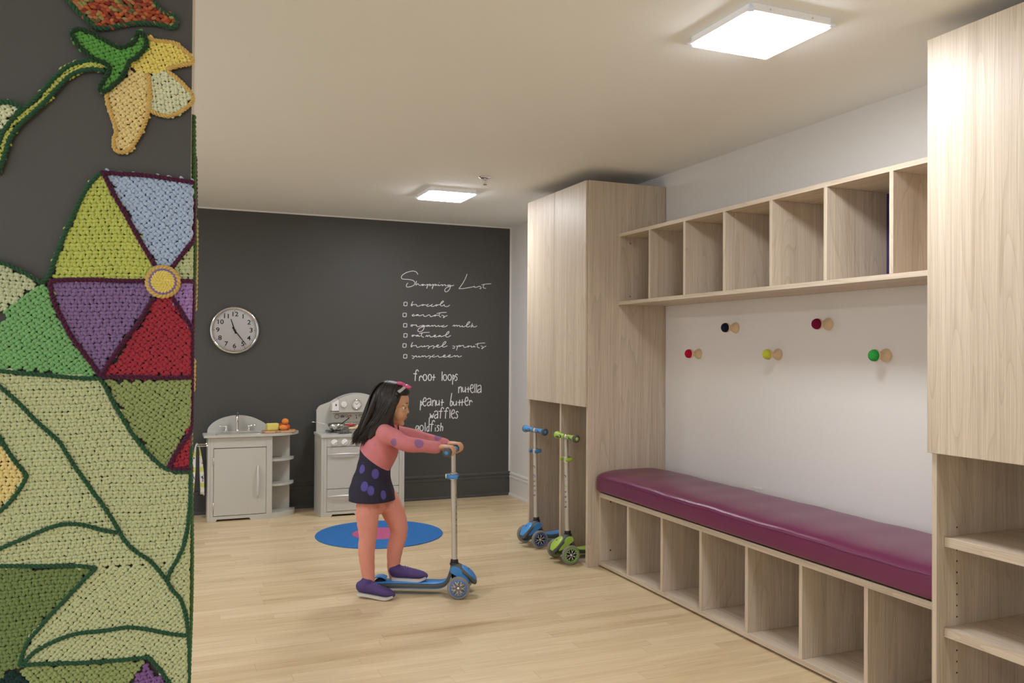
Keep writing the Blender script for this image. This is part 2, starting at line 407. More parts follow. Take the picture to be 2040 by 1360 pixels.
# ================================================================== WALL CUBBY SHELF
xs, zst, zsb = 2.694, 2.1088, 1.6539
y0s, y1s = 2.1455, ya0-.001
t = thing('wall_shelf', (W, 3.4, zsb), 'long pale wood wall shelf of open cubbies above the coat hooks', 'shelf', 'pale wood built-in units')
boxo('top_board', xs, WB, y0s, y1s, zst-.022, zst, M_wh, t)
boxo('bottom_board', xs, WB, y0s, y1s, zsb, zsb+.022, M_wh, t)
ep = boxo('end_panel', xs, WB, y1s-.02, y1s, zsb+.022, zst-.022, M_wv, t)
for z in (zsb+.055, zst-.06):
    bm = BM(); lathe(bm, [(0, 0), (.006, 0), (.006, .0015), (.004, .0025), (0, .0015)], (xs+.075, y1s-.02, z), (0, -1, 0), 12); sub('screw', bm, paint('beige_screw_cap', srgb(150, 132, 108), .5), ep)
ys = [4.3383, 3.9755, 3.6147, 3.2521, 2.893, 2.5303]
for y in ys: boxo('divider', xs, WB-.0015, y-.02, y, zsb+.022, zst-.022, M_wv, t)
boxo('end_panel', xs, WB, y0s, y0s+.02, zsb+.022, zst-.022, M_wv, t)
boxo('back_panel', WB-.0012, W-.0003, y0s+.02, y1s-.02, zsb+.022, zst-.022, M_wv, t)
fy = 2.71
bm = BM(); box(bm, 3.0425, WB-.0016, 2.545, 2.8722, zsb+.0225, zst-.026, .001)
tag(put('folder', bm, paint('navy_card', srgb(52, 42, 92), .55, var=.06), origin=(3.0445, fy, zsb+.0225)), 'dark navy blue folder standing upright at the back of a wall shelf cubby', 'folder')

# ================================================================== COAT HOOKS
M_beech = paint('turned_beech', srgb(226, 202, 164), .5, var=.06, nscale=70)
hooks = [('navy blue', (30, 34, 56), 3.967, 1.497, .072, 'navy blue topped round wooden coat knob, upper row on the white wall'),
         ('maroon', (122, 24, 58), 3.240, 1.499, .074, 'maroon topped round wooden coat knob, upper row on the white wall'),
         ('red', (178, 24, 52), 4.326, 1.346, .070, 'bright red topped round wooden coat knob nearest the tall far cabinet'),
         ('lime', (190, 192, 68), 3.606, 1.347, .071, 'yellow green topped round wooden coat knob, middle of lower row'),
         ('green', (52, 158, 74), 2.880, 1.347, .073, 'green topped round wooden coat knob, lower row nearest the big near cabinet')]
for nm, rgb, y, z, ln, lab in hooks:
    t = thing('coat_knob', (W, y, z), lab, 'coat hook', 'felt topped coat knobs on the wall')
    bm = BM(); lathe(bm, [(0, 0), (.0305, 0), (.0315, .004), (.029, .012), (.022, .023), (.0155, .031), (.0135, .037), (.015, .043), (.02, .051), (.0265, .06), (.0285, .066), (.0275, .070), (0, .070)], (W, y, z), (-1, 0, 0), 32)
    put('base', bm, M_beech, t, smooth=True, angle=50)
    bm = BM(); lathe(bm, [(.0255, .0695), (.0268, .074), (.0262, .081), (.0225, .089), (.015, .0955), (.007, .0985), (0, .099)], (W, y, z), (-1, 0, 0), 32)
    put('felt_ball', bm, paint('felt_'+nm.replace(' ', '_'), srgb(*rgb), .9, var=.18, nscale=160, bump=.5, bscale=700, spec=.1), t, smooth=True)

# outlet just above the cushion
oy, oz = atx(1511, 975, W)[1:]
t = thing('wall_outlet', (W, oy, oz-.05), 'white wall outlet plate peeking over the back of the purple cushion', 'outlet')
bm = BM(); box(bm, W-.006, W, oy-.0375, oy+.0375, oz-.105, oz+.012, .003); put('plate', bm, M_trimw, t)
for k in (-.025, -.07):
    bm = BM(); box(bm, W-.008, W-.005, oy-.017, oy+.017, oz+k-.017, oz+k+.017, .003); put('socket', bm, M_knobw, t)

# ================================================================== STORAGE BENCH + CUSHION
xb, zbt, zbl = 2.5607, .4671, .4402
yb0, yb1 = 2.1455, ya0-.001
t = thing('storage_bench', (2.8, 3.4, 0), 'long low pale wood bench of open shoe cubbies under the purple cushion', 'bench', 'pale wood built-in units')
boxo('top_board', xb, WB, yb0, yb1, zbl-.002, zbt, M_wh, t)
boxo('bottom_board', xb, WB, yb0, yb1, .012, .036, M_wh, t)
boxo('plinth', xb+.03, WB, yb0, yb1, 0, .012, M_dark, t, bev=0)
ep = boxo('end_panel', xb, WB, yb1-.02, yb1, .036, zbl-.002, M_wv, t)
for z in (.10, .405):
    bm = BM(); lathe(bm, [(0, 0), (.005, 0), (.005, .001), (0, .001)], (xb+.075, yb1-.02, z), (0, -1, 0), 12); sub('screw', bm, M_dark, ep)
for y in (4.3501, 3.986, 3.6233, 3.2567, 2.8917, 2.5267): boxo('divider', xb, WB-.01, y-.02, y, .036, zbl-.002, M_wv, t)
boxo('end_panel', xb, WB, yb0, yb0+.02, .036, zbl-.002, M_wv, t)
boxo('back_panel', WB-.01, WB-.001, yb0+.02, yb1-.02, .036, zbl-.002, M_wv, t)

# cushion
M_vinyl = paint('purple_vinyl', srgb(106, 40, 76), .28, var=.05, nscale=10, bump=.15, bscale=500, spec=.5)
cx0, cx1, cy0, cy1, cz0, cz1 = 2.528, W-.006, 2.149, ya0-.004, .476, .592
t = thing('bench_cushion', (2.79, 3.42, zbt), 'long glossy plum purple vinyl cushion lying on the low wooden bench', 'cushion')
boxo('base_board', xb+.012, WB-.03, cy0+.005, cy1-.005, zbt+.0005, .480, M_dark, t, bev=0)
nL, ring = 120, 48
hw, hh = (cx1-cx0)/2, (cz1-cz0)/2
def cush(s, a):
    y = cy0+(cy1-cy0)*s
    e = min(s, 1-s)*(cy1-cy0); k = min(1, e/.05); k = math.sqrt(max(0, 1-(1-k)**2))
    c, q = math.cos(a), math.sin(a); n = .36 if q > 0 else .2
    X = math.copysign(abs(c)**n, c); Z = math.copysign(abs(q)**n, q)
    wob = .0014*math.sin(y*9.1+1)+.0010*math.sin(y*23.7)
    crown = .022*(1-abs(X)**3) if Z > 0 else 0
    xx = (cx0+cx1)/2+X*hw*(.93+.07*k); zz = (cz0+cz1)/2+Z*hh*(.80+.20*k)+crown*k+(wob*k if Z > .2 else 0)
    if X > .6 and Z > 0: zz += .0025*math.sin(y*10.3)*k
    if X < -.8: xx += .0012*math.sin(y*11+Z*2)*k
    return Vector((xx, y, zz))
bm = BM()
rows = [[bm.verts.new(cush(i/nL, 2*math.pi*(j+.5)/ring)) for j in range(ring)] for i in range(nL+1)]
for i in range(nL):
    for j in range(ring): bm.faces.new((rows[i][j], rows[i+1][j], rows[i+1][(j+1) % ring], rows[i][(j+1) % ring]))
bm.faces.new(rows[0]); bm.faces.new(list(reversed(rows[-1]))); bmesh.ops.recalc_face_normals(bm, faces=bm.faces[:])
put('cover', bm, M_vinyl, t, smooth=True, angle=60)
bm = BM(); tube(bm, [cush(i/nL, math.pi-.20)+Vector((-.0004, 0, 0)) for i in range(1, nL)], .0017, 6); put('seam', bm, M_vinyl, t, smooth=True)

# ================================================================== TALL CABINET (near, right edge of picture)
t = thing('tall_cabinet', (2.77, 1.7, 0), 'big pale wood cabinet at the right edge, door above open adjustable shelves', 'cabinet', 'pale wood built-in units')
yc1, yc0 = 2.1427, 1.22
sp_ = boxo('side_panel', XP, WB, yc1-.02, yc1, 0, zt, M_wv, t)
for z in (.75, .671, .632, .593, .555, .516, .477, .438, .36, .321, .282, .243, .204):
    bm = BM(); lathe(bm, [(0, .0004), (.0033, .0004), (.0033, -.001), (0, -.001)], (2.579, yc1-.02, z), (0, -1, 0), 10); sub('peg_hole', bm, M_dark, sp_)
boxo('side_panel', XP, WB, yc0, yc0+.02, 0, zt, M_wv, t)
boxo('top_panel', XP, WB, yc0+.02, yc1-.02, zt-.024, zt, M_wh, t)
boxo('middle_panel', XP+.002, WB-.012, yc0+.02, yc1-.02, 1.03, 1.054, M_wh, t)
boxo('bottom_panel', XP, WB-.012, yc0+.02, yc1-.02, .0, .06, M_wh, t)
boxo('back_panel', WB-.012, WB, yc0+.02, yc1-.02, .06, zt-.024, M_wv, t)
boxo('shelf', 2.516, WB-.012, yc0+.021, yc1-.021, .688, .722, M_wh, t)
boxo('shelf', 2.516, WB-.012, yc0+.021, yc1-.021, .376, .409, M_wh, t)
boxo('door', XD, XP-.0012, 1.665, 2.1496, 1.0136, 2.4541, M_wv, t)
boxo('door', XD, XP-.0012, yc0, 1.6626, 1.0136, 2.4541, M_wv, t)

# ================================================================== WALL CLOCK
yw = YB-.0015
cc = aty(467.5, 657.5, yw-.02); cc = Vector((cc[0], YB-.0005, cc[2])); cr = .196
t = thing('wall_clock', cc, 'round chrome rimmed white wall clock on the charcoal wall', 'clock')
bm = BM(); lathe(bm, [(cr-.012, 0), (cr, .004), (cr+.001, .016), (cr-.002, .028), (cr-.010, .034), (cr-.018, .031), (cr-.024, .022), (cr-.026, .016), (cr-.026, .0)], cc, (0, -1, 0), 72)
put('rim', bm, M_chrome, t, smooth=True)
bm = BM(); lathe(bm, [(0, .0), (cr-.025, 0), (cr-.025, .015), (0, .015)], cc, (0, -1, 0), 72)
fc = put('face', bm, paint('clock_face_white', srgb(246, 243, 245), .5, var=.01), t)
def on_clock(x, z, y=.0155): return Matrix.Translation(cc+Vector((x, -y, z))) @ Matrix.Rotation(R(90), 4, 'X')
for k in range(1, 13):
    a = R(30*k); rr = .132
    b = text_bm(str(k), .052, on_clock(rr*math.sin(a), rr*math.cos(a)), .0004, bold=.0008, sx=1.12)
    sub('numeral', b, M_ink, fc)
bm = BM()
for k in range(60):
    a = R(6*k); r0, r1, w = (.156, .164, .0022) if k % 5 == 0 else (.160, .164, .0007)
    m = Matrix.Translation(cc) @ Matrix.Rotation(a, 4, 'Y')
    box(bm, -w, w, -.0165, -.015, r0, r1, 0, mtx=m)
sub('minute_track', bm, M_ink, fc)
def hand(nm, ang, L0, L1, w, y):
    bm = BM(); m = Matrix.Translation(cc) @ Matrix.Rotation(R(ang), 4, 'Y')
    add_mesh(bm, [m @ Vector(p) for p in ((-w, -y, L0), (w, -y, L0), (w*.55, -y, L1), (-w*.55, -y, L1), (-w, -y-.0015, L0), (w, -y-.0015, L0), (w*.55, -y-.0015, L1), (-w*.55, -y-.0015, L1))],
             [(0, 1, 2, 3), (7, 6, 5, 4), (0, 4, 5, 1), (1, 5, 6, 2), (2, 6, 7, 3), (3, 7, 4, 0)])
    put(nm, bm, M_ink, t)
hand('hour_hand', 342, -.03, .098, .0055, .018); hand('minute_hand', 142.5, -.03, .150, .0045, .021)
bm = BM(); lathe(bm, [(0, .016), (.009, .016), (.009, .025), (0, .0255)], cc, (0, -1, 0), 20); put('hub', bm, M_ink, t)
m, nt, b = newmat('clock_glass'); MATS['glass'] = m
out_ = nt.nodes['Material Output']; nt.nodes.remove(b)
g_ = N(nt, 'ShaderNodeBsdfGlossy'); g_.inputs['Roughness'].default_value = .02; tr = N(nt, 'ShaderNodeBsdfTransparent'); fr = N(nt, 'ShaderNodeFresnel'); fr.inputs['IOR'].default_value = 1.3
nz = N(nt, 'ShaderNodeTexNoise'); mr = N(nt, 'ShaderNodeMapRange'); mr.inputs['To Min'].default_value = .96; mr.inputs['To Max'].default_value = 1
nt.links.new(nz.outputs['Fac'], mr.inputs['Value']); nt.links.new(mr.outputs[0], tr.inputs['Color'])
mxs = N(nt, 'ShaderNodeMixShader'); nt.links.new(fr.outputs[0], mxs.inputs[0]); nt.links.new(tr.outputs[0], mxs.inputs[1]); nt.links.new(g_.outputs[0], mxs.inputs[2]); nt.links.new(mxs.outputs[0], out_.inputs['Surface'])
bm = BM(); lathe(bm, [(0, .0262), (cr-.022, .0262), (cr-.022, .0272), (0, .0278)], cc, (0, -1, 0), 72); put('glass', bm, m, t, smooth=True, angle=40)

# ================================================================== LETTERING ON THE DARK WALL
def strokes(bm, S, wpx, z, off, depth=.0012):
    w = wpx
    for si, s in enumerate(S):
        P = [np.array(aty(off[0]+x/z, off[1]+y/z, YB-.0016)) for x, y in s]
        if len(P) == 1: P = [P[0]+np.array([-.0012, 0, 0]), P[0]+np.array([.0012, 0, 0])]
        Q = spline(P, 5) if len(P) > 2 else np.array(P)
        n = len(Q); L = []; Rr = []; Q = np.array(Q); Q[:, 1] -= .00012*(si % 9)+np.linspace(0, .0009, n)
        for i in range(n):
            d = Q[min(i+1, n-1)]-Q[max(i-1, 0)]; d = d/(np.linalg.norm(d)+1e-9); nn = np.array([-d[2], 0, d[0]])
            L.append(Q[i]+nn*w/2); Rr.append(Q[i]-nn*w/2)
        # rounded tips
        d0 = Q[0]-Q[1]; d0 /= np.linalg.norm(d0)+1e-9; d1 = Q[-1]-Q[-2]; d1 /= np.linalg.norm(d1)+1e-9
        ring = L+[Q[-1]+d1*w*.4]+Rr[::-1]+[Q[0]+d0*w*.4]
        yo = np.array([0, .0012, 0])
        vs = [bm.verts.new(Vector(p)) for p in L]; vr = [bm.verts.new(Vector(p)) for p in Rr]
        for i in range(n-1): bm.faces.new((vs[i], vr[i], vr[i+1], vs[i+1]))
        a = bm.verts.new(Vector(Q[0]+d0*w*.4)); bm.faces.new((a, vr[0], vs[0]))
        a2 = bm.verts.new(Vector(Q[-1]+d1*w*.4)); bm.faces.new((vs[-1], vr[-1], a2))
    r = bmesh.ops.extrude_face_region(bm, geom=bm.faces[:])
    bmesh.ops.translate(bm, verts=[v for v in r['geom'] if isinstance(v, bmesh.types.BMVert)], vec=(0, .0012, 0))
    bmesh.ops.recalc_face_normals(bm, faces=bm.faces[:])
def sqr(x, y, a=32, b=32): return [(x-a+6, y-b), (x, y-b-2), (x+a-4, y-b+2), (x+a, y-b+10), (x+a-1, y), (x+a-5, y+b-4), (x+a-12, y+b), (x, y+b+2), (x-a+4, y+b-2), (x-a, y+b-10), (x-a+2, y), (x-a+3, y-b+8), (x-a+8, y-b)]
def oval(x, y, a, b): return [(x+a*math.cos(q), y+b*math.sin(q)) for q in np.linspace(-1.4, -1.4+2*math.pi, 13)]
O4, O5 = (780, 530), (780, 630)
CUR = {
 'title': (O4, [[(487,152),(465,115),(430,95),(390,90),(310,105),(235,140),(190,180),(182,215),(215,240),(300,245),(380,258),(425,290),(425,335),(390,365),(330,382),(285,385),(272,360),(285,330),(302,312)],
  [(462,275),(455,310),(450,350),(470,335),(490,325),(505,345),(520,355),(545,350),(570,335),(590,340),(585,355),(565,358),(575,345),(600,345),(625,348),(640,350)],
  [(640,350),(668,335),(665,365),(650,412),(660,375),(690,337),(715,335),(715,350),(697,360),(740,352)],[(740,352),(768,335),(766,370),(750,420),(760,380),(790,340),(820,335),(820,350),(797,358),(850,350)],
  [(850,350),(870,340),(864,355),(885,360),(905,350),(938,340),(936,364),(965,345),(990,340),(990,360),(1020,362)],[(880,303)],
  [(1075,350),(1050,346),(1035,360),(1060,368),(1090,350),(1085,390),(1060,440),(1020,472),(987,465),(985,430),(1020,395),(1080,373),(1150,352)],
  [(1395,148),(1370,215),(1320,310),(1245,415)],[(1245,415),(1330,412),(1420,398),(1500,382),(1535,372),(1532,388),(1560,392),(1590,382),(1625,370),(1655,395),(1642,418),(1628,410)],
  [(1715,330),(1697,370),(1692,395),(1715,405),(1742,410)],[(1665,345),(1730,332),(1838,325)]]),
 'broccoli': (O4, [[(395,652),(375,690),(362,728),(385,725),(380,710),(400,708),(425,712),(450,705),(462,715),(467,735),(500,738),(540,722)],[(575,708),(555,718),(570,728),(590,718),(580,708),(610,715),(640,715)],
  [(682,702),(660,715),(650,735),(680,740),(720,725)],[(757,702),(735,720),(730,736),(770,742),(800,728)],[(830,710),(812,722),(825,735),(845,722),(835,712),(870,715),(920,690),(960,655),(950,642),(925,660),(905,695),(905,725),(930,735),(960,722),(975,712),(977,735),(1000,745),(1040,742),(1072,718)]]),
 'carrots': (O4, [[(415,888),(390,898),(382,915),(405,920),(445,905)],[(490,892),(460,900),(465,915),(495,897),(500,912),(530,915),(555,905),(585,895),(595,910),(602,928),(640,925),(675,905),(700,898),(712,912),(722,932),(760,925),(785,910)],
  [(812,900),(790,910),(798,922),(818,912),(808,900),(840,908),(865,905)],[(895,862),(880,900),(880,920),(900,935),(912,938)],[(835,878),(900,860),(1012,852)],[(925,905),(960,915),(975,935),(965,952),(955,945),(985,930),(1030,912)]]),
 'organic_milk': (O5, [[(365,155),(358,178),(380,180),(390,165),(375,155),(410,160),(440,160),(462,158),(462,180),(500,190),(540,170)],[(600,165),(570,165),(555,180),(580,185),(605,166),(600,215),(570,265),(525,285),(488,270),(495,235),(540,205),(610,185),(640,175)],
  [(690,165),(655,168),(650,182),(680,180),(695,166),(700,182),(725,180),(755,165),(760,182),(790,165),(810,170),(815,188),(845,182),(870,165),(875,185),(905,182),(925,175)],[(972,165),(945,172),(930,188),(960,195),(1005,185),(1032,165)],
  [(1130,180),(1155,160),(1165,172),(1160,185),(1190,165),(1210,165),(1210,182),(1240,168),(1260,172),(1262,190),(1290,185),(1310,170),(1310,190),(1345,190),(1410,150),(1445,110),(1435,98),(1410,115),(1385,160),(1390,190),(1420,195),(1455,175)],
  [(1495,130),(1480,170),(1470,205)],[(1510,165),(1488,178),(1515,192),(1545,195),(1575,175)]]),
 'oatmeal': (O5, [[(390,345),(375,360),(390,370),(405,355),(395,345),(430,350),(455,355)],[(490,345),(462,355),(465,368),(495,350),(500,368),(530,362)],[(570,300),(550,345),(560,370),(595,385)],[(515,318),(600,298),(700,293)],
  [(630,372),(655,350),(665,372),(690,352),(710,355),(712,375),(745,378),(770,368),(810,358),(815,345),(790,350),(785,372),(815,380),(855,368)],[(900,350),(870,360),(872,375),(905,356),(910,372),(940,368),(1030,330),(1062,290),(1052,278),(1025,300),(1000,345),(1010,375),(1045,380),(1092,352)]]),
 'brussel_sprouts': (O5, [[(390,480),(370,520),(360,558),(380,562),(380,545),(400,540),(430,540),(455,533),(460,550),(472,570),(510,565),(545,548)],[(560,540),(560,560),(590,560),(610,540),(612,560),(645,550),(675,540),(695,560),(685,588),(672,582)],[(695,565),(740,550),(765,540),(785,560),(775,588),(762,584)],
  [(785,565),(825,555),(865,540),(868,528),(845,530),(832,555),(860,570),(905,558),(970,520),(1005,478),(995,465),(965,485),(940,530),(945,560),(975,565),(1030,542)],
  [(1130,545),(1165,555),(1160,585),(1140,592),(1130,580)],[(1195,550),(1212,548),(1215,570),(1200,625)],[(1208,590),(1230,550),(1262,535),(1270,548),(1245,560),(1300,540),(1325,535),(1332,555),(1345,572),(1385,565)],[(1418,545),(1400,555),(1412,568),(1430,552),(1418,545),(1455,550),(1475,545),(1472,565),(1500,565),(1525,545),(1525,565),(1550,560)],
  [(1600,495),(1585,540),(1590,570),(1625,582)],[(1550,520),(1620,498),(1725,490)],[(1650,545),(1680,555),(1690,578),(1675,598),(1663,590),(1700,570),(1745,548)]]),
 'sunscreen': (O5, [[(375,725),(415,740),(410,765),(395,778),(383,768)],[(415,745),(450,730),(460,725),(455,745),(485,748),(510,730),(512,750),(545,745),(575,725),(580,745),(610,728),(630,735),(632,752),(665,742),(695,725),(717,745),(705,770),(690,772)],[(715,748),(760,732)],
  [(790,712),(765,725),(755,745),(790,750),(840,735),(860,725),(870,745),(882,755),(920,750),(950,740),(990,725),(985,712),(960,725),(960,748),(1000,752),(1040,740),(1085,722),(1078,710),(1055,722),(1050,745),(1090,752),(1135,740),(1170,722),(1177,745),(1205,725),(1230,730),(1227,748),(1260,745),(1295,728)]]),
}
ck = {'broccoli': (O4, 258, 698), 'carrots': (O4, 242, 900), 'organic_milk': (O5, 252, 165), 'oatmeal': (O5, 257, 352), 'brussel_sprouts': (O5, 240, 538), 'sunscreen': (O5, 253, 737)}
lc = aty(890, 630, YB)
t = thing('wall_lettering', lc, 'white cursive shopping list with tick boxes lettered on the charcoal wall', 'lettering', 'white lettering on the dark wall')
for k, (o, S) in CUR.items():
    cut = {'title': 1200, 'organic_milk': 1080, 'brussel_sprouts': 1080}.get(k, 1e9)
    for part_ in ([q for q in S if q[0][0] < cut], [q for q in S if q[0][0] >= cut]):
        if part_: bm = BM(); strokes(bm, part_, .0056, 9.273, o); put('lettering_word', bm, M_chalk, t)
    if k in ck:
        o2, x, y = ck[k]; bm = BM(); strokes(bm, [sqr(x, y)], .0056, 9.273, o2); put('tick_box', bm, M_chalk, t)
PRT = [
 [[(288,165),(270,142),(250,150),(238,200),(228,325)],[(205,205),(258,208)],[(305,255),(300,325)],[(303,275),(328,240),(350,268)],oval(395,270,31,52),oval(478,268,29,52),[(548,218),(540,320)],[(515,264),(570,266)],
  [(688,172),(685,320)],oval(735,270,29,50),oval(815,268,29,50),[(872,222),(862,385)],[(868,237),(892,242),(893,280),(868,303)],[(950,222),(925,213),(912,240),(935,270),(938,300),(920,320),(903,312)]],
 [[(968,430),(965,530)],[(968,465),(990,430),(1010,438),(1014,520)],[(1030,435),(1035,495),(1055,512),(1078,480),(1082,430)],[(1082,470),(1086,522)],[(1130,430),(1128,522)],[(1100,465),(1155,465)],[(1165,455),(1205,445),(1210,400),(1182,393),(1163,450),(1175,505),(1200,527),(1222,510)],[(1240,380),(1240,525)],[(1270,380),(1270,525)],[(1290,420),(1312,404),(1343,412),(1346,525)],[(1345,462),(1302,475),(1288,510),(1310,527),(1345,492)]],
 [[(325,660),(315,820)],[(325,682),(346,692),(342,730),(318,745)],[(365,680),(410,668),(412,625),(387,613),(365,660),(365,720),(390,752),(415,735)],[(435,640),(462,624),(493,640),(495,745)],[(495,682),(452,690),(435,720),(455,750),(492,712)],[(525,655),(522,750)],[(525,692),(550,655),(572,670),(575,752)],[(590,660),(590,720),(612,737),(634,702),(638,655)],[(637,690),(641,742)],[(690,640),(682,750)],[(665,690),(715,690)],
  [(850,535),(825,720),(845,747),(862,712),(855,670),(832,682)],[(880,680),(878,725),(900,742),(925,710),(930,670)],[(930,690),(931,742)],[(985,650),(978,745)],[(955,690),(1007,690)],[(1030,640),(1022,745)],[(1007,686),(1058,685)],[(1075,675),(1120,660),(1120,615),(1097,603),(1075,655),(1078,715),(1105,744),(1125,725)],[(1150,650),(1148,738)],[(1150,692),(1175,658),(1198,685)]],
 [[(485,880),(490,955),(510,905),(520,955),(545,880)],[(555,855),(582,836),(611,855),(613,960)],[(612,890),(572,905),(555,935),(575,964),(612,928)],[(715,800),(697,777),(675,790),(662,860),(655,960)],[(630,841),(690,842)],[(800,795),(782,777),(760,795),(748,860),(740,960)],[(720,839),(780,840)],[(820,815),(818,955)],[(845,890),(890,870),(892,825),(867,818),(845,870),(848,930),(875,962),(895,945)],[(962,855),(937,843),(922,870),(945,905),(947,940),(925,960),(908,945)]],
 [[(285,1092),(257,1088),(240,1130),(250,1162),(278,1130),(290,1090),(292,1200),(285,1245)],oval(340,1125,29,48),[(400,1035),(398,1180)],[(470,950),(462,1180)],[(462,1102),(437,1105),(425,1150),(440,1182),(462,1150)],[(560,1020),(547,997),(525,1010),(510,1080),(500,1180)],[(480,1063),(540,1065)],[(573,1118),(570,1180)],[(575,1078)],[(640,1090),(617,1078),(605,1105),(628,1130),(625,1165),(598,1178)],[(668,1040),(658,1175)],[(660,1122),(685,1094),(698,1115),(692,1172)]]]
lc = aty(890, 800, YB)
t = thing('wall_lettering', lc, 'white childish printed grocery words below the cursive list on the wall', 'lettering', 'white lettering on the dark wall')
for S, cut in zip(PRT, (620, 1e9, 770, 1e9, 1e9)):
    for part_ in ([q for q in S if q[0][0] < cut], [q for q in S if q[0][0] >= cut]):
        if part_: bm = BM(); strokes(bm, part_, .0078, 8.5, (800, 720)); put('lettering_word', bm, M_chalk, t)

# ================================================================== PLAY KITCHEN: SINK UNIT
Y0 = 6.99; YK = 7.21
XA, XB_, XC, XD2 = .345, .783, .835, 1.03
t = thing('play_sink', (.68, 7.1, 0), 'grey wooden play kitchen sink cabinet with curved end shelves', 'play kitchen')
boxo('side_panel', XA, XA+.02, Y0, YK, 0, .66, M_grey, t)
bm = BM()
box(bm, XA+.0205, XA+.043, Y0, Y0+.018, .0405, .66, .001); box(bm, XB_+.006, XC, Y0, Y0+.018, .0405, .66, .001)
box(bm, XA+.0435, XB_+.0055, Y0, Y0+.018, .575, .66, .001)
put('face_frame', bm, M_grey, t)
bm = BM(); prism(bm, [(XA+.0205, 0), (XA+.062, 0), (XA+.072, .016), (.66, .016), (.672, 0), (XC, 0), (XC, .040), (XA+.0205, .040)], Y0, Y0+.018, lambda u, v, d: (u, d, v)); put('kick_rail', bm, M_grey, t)
boxo('divider', XC-.018, XC-.0003, Y0+.0185, YK-.0125, 0, .66, M_grey, t)
boxo('back_panel', XA+.0205, 1.0, YK-.012, YK, .0, .66, M_grey, t)
boxo('floor_panel', XA+.0205, XC-.0185, Y0+.02, YK-.0125, .041, .055, M_grey, t)
dr = boxo('door', .391, .787, Y0-.003, Y0+.012, .044, .570, M_grey, t, bev=.002)
bm = BM(); hz = np.linspace(.176, .43, 13)
tube(bm, [(.7225, Y0-.008-.022*math.sin(math.pi*min(1, max(0, (z-.176)/.254)))**.6, z) for z in hz], [(.0042+.0045*math.sin(math.pi*(z-.176)/.254), .0042+.0025*math.sin(math.pi*(z-.176)/.254)) for z in hz], 12)
sub('handle', bm, M_silver, dr, smooth=True)
for z in (.12, .47):
    bm = BM(); tube(bm, [(.389, Y0-.004, z-.03), (.389, Y0-.004, z+.03)], .004, 8); sub('hinge', bm, M_steel, dr, smooth=True)
def quarter(x0, yb, rx, ry, n=14, ex=2.2):
    """rounded end shelf: straight along the cabinet, curving back to the wall"""
    P = [(x0, yb), (x0, yb-ry)]
    for i in range(n+1):
        a = math.pi/2*(1-i/n); P.append((x0+rx*math.cos(a)**(2/ex), yb-ry*math.sin(a)**(2/ex)))
    return P
for z0, z1, rx, ry in ((0, .04, .205, .212), (.252, .268, .195, .205), (.452, .468, .195, .205)):
    bm = BM(); prism(bm, quarter(XC+.0005, YK-.0125, rx, ry-.0125), z0, z1, lambda u, v, d: (u, v, d)); put('end_shelf', bm, M_grey, t)
# counter
ctz0, ctz1 = .66, .679
P = [(.315, 7.215), (.315, 6.968), (XC, 6.968)]
for i in range(1, 15):
    a = math.pi/2*(1-i/14); P.append((XC+.235*math.cos(a)**(2/2.1), 7.215-.247*math.sin(a)**(2/2.1)))
bm = BM(); prism(bm, P, ctz0, ctz1, lambda u, v, d: (u, v, d)); bmesh.ops.bevel(bm, geom=[e for e in bm.edges if abs(e.verts[0].co.z-e.verts[1].co.z) < 1e-6 and e.verts[0].co.z > .67], offset=.003, segments=2, affect='EDGES')
ct = put('counter', bm, M_grey, t)
# arched splash back
pts = [(.350, .679), (.350, .70), (.362, .726), (.40, .765), (.46, .795), (.53, .812), (.585, .816), (.64, .812), (.71, .793), (.78, .757), (.822, .722), (.834, .700), (.834, .679)]
Q = spline(pts[1:-1], 5); poly = [pts[0]]+[tuple(q) for q in Q]+[pts[-1]]
bm = BM(); prism(bm, poly, YK-.018, YK, lambda u, v, d: (u, d, v)); put('splash_back', bm, M_grey, t)
# steel basin
bm = BM()
def rr(x0, x1, y0, y1, r, z, n=6):
    o = []
    for cx, cy, a0 in ((x1-r, y1-r, 0), (x0+r, y1-r, 90), (x0+r, y0+r, 180), (x1-r, y0+r, 270)):
        for i in range(n+1): a = R(a0+90*i/n); o.append((cx+r*math.cos(a), cy+r*math.sin(a), z))
    return o
L = [rr(.405, .76, 6.975, 7.155, .035, .6795), rr(.408, .757, 6.978, 7.152, .034, .684), rr(.42, .745, 6.99, 7.115, .03, .684), rr(.425, .74, 6.995, 7.11, .03, .681), rr(.44, .725, 7.005, 7.10, .028, .6803)]
rings = [[bm.verts.new(p) for p in q] for q in L]
for A, Bq in zip(rings, rings[1:]):
    for i in range(len(A)): bm.faces.new((A[i], A[(i+1) % len(A)], Bq[(i+1) % len(A)], Bq[i]))
bm.faces.new(rings[-1]); bmesh.ops.recalc_face_normals(bm, faces=bm.faces[:])
bs = put('basin', bm, M_steel, t, smooth=True, angle=30)
bm = BM(); box(bm, .47, .70, 7.12, 7.165, .684, .694, .006, 3); sub('tap_deck', bm, M_steel, bs)
bm = BM(); tx = .578
lathe(bm, [(0, .694), (.017, .694), (.016, .70), (.0125, .705), (0, .705)], (tx, 7.145, 0), seg=20)
tube(bm, spline([(tx, 7.145, .70), (tx, 7.145, .76), (tx-.001, 7.14, .80), (tx-.003, 7.12, .822), (tx-.006, 7.09, .826), (tx-.009, 7.068, .81), (tx-.010, 7.062, .785)], 6), .0105, 14)
tube(bm, [(tx, 7.142, .815), (tx+.001, 7.142, .835), (tx+.001, 7.142, .842)], [.004, .004, .006], 10)
lathe(bm, [(0, 0), (.013, 0), (.013, .014), (0, .014)], (tx-.010, 7.062, .774), seg=14); put('tap', bm, M_chrome, t, smooth=True, angle=50)
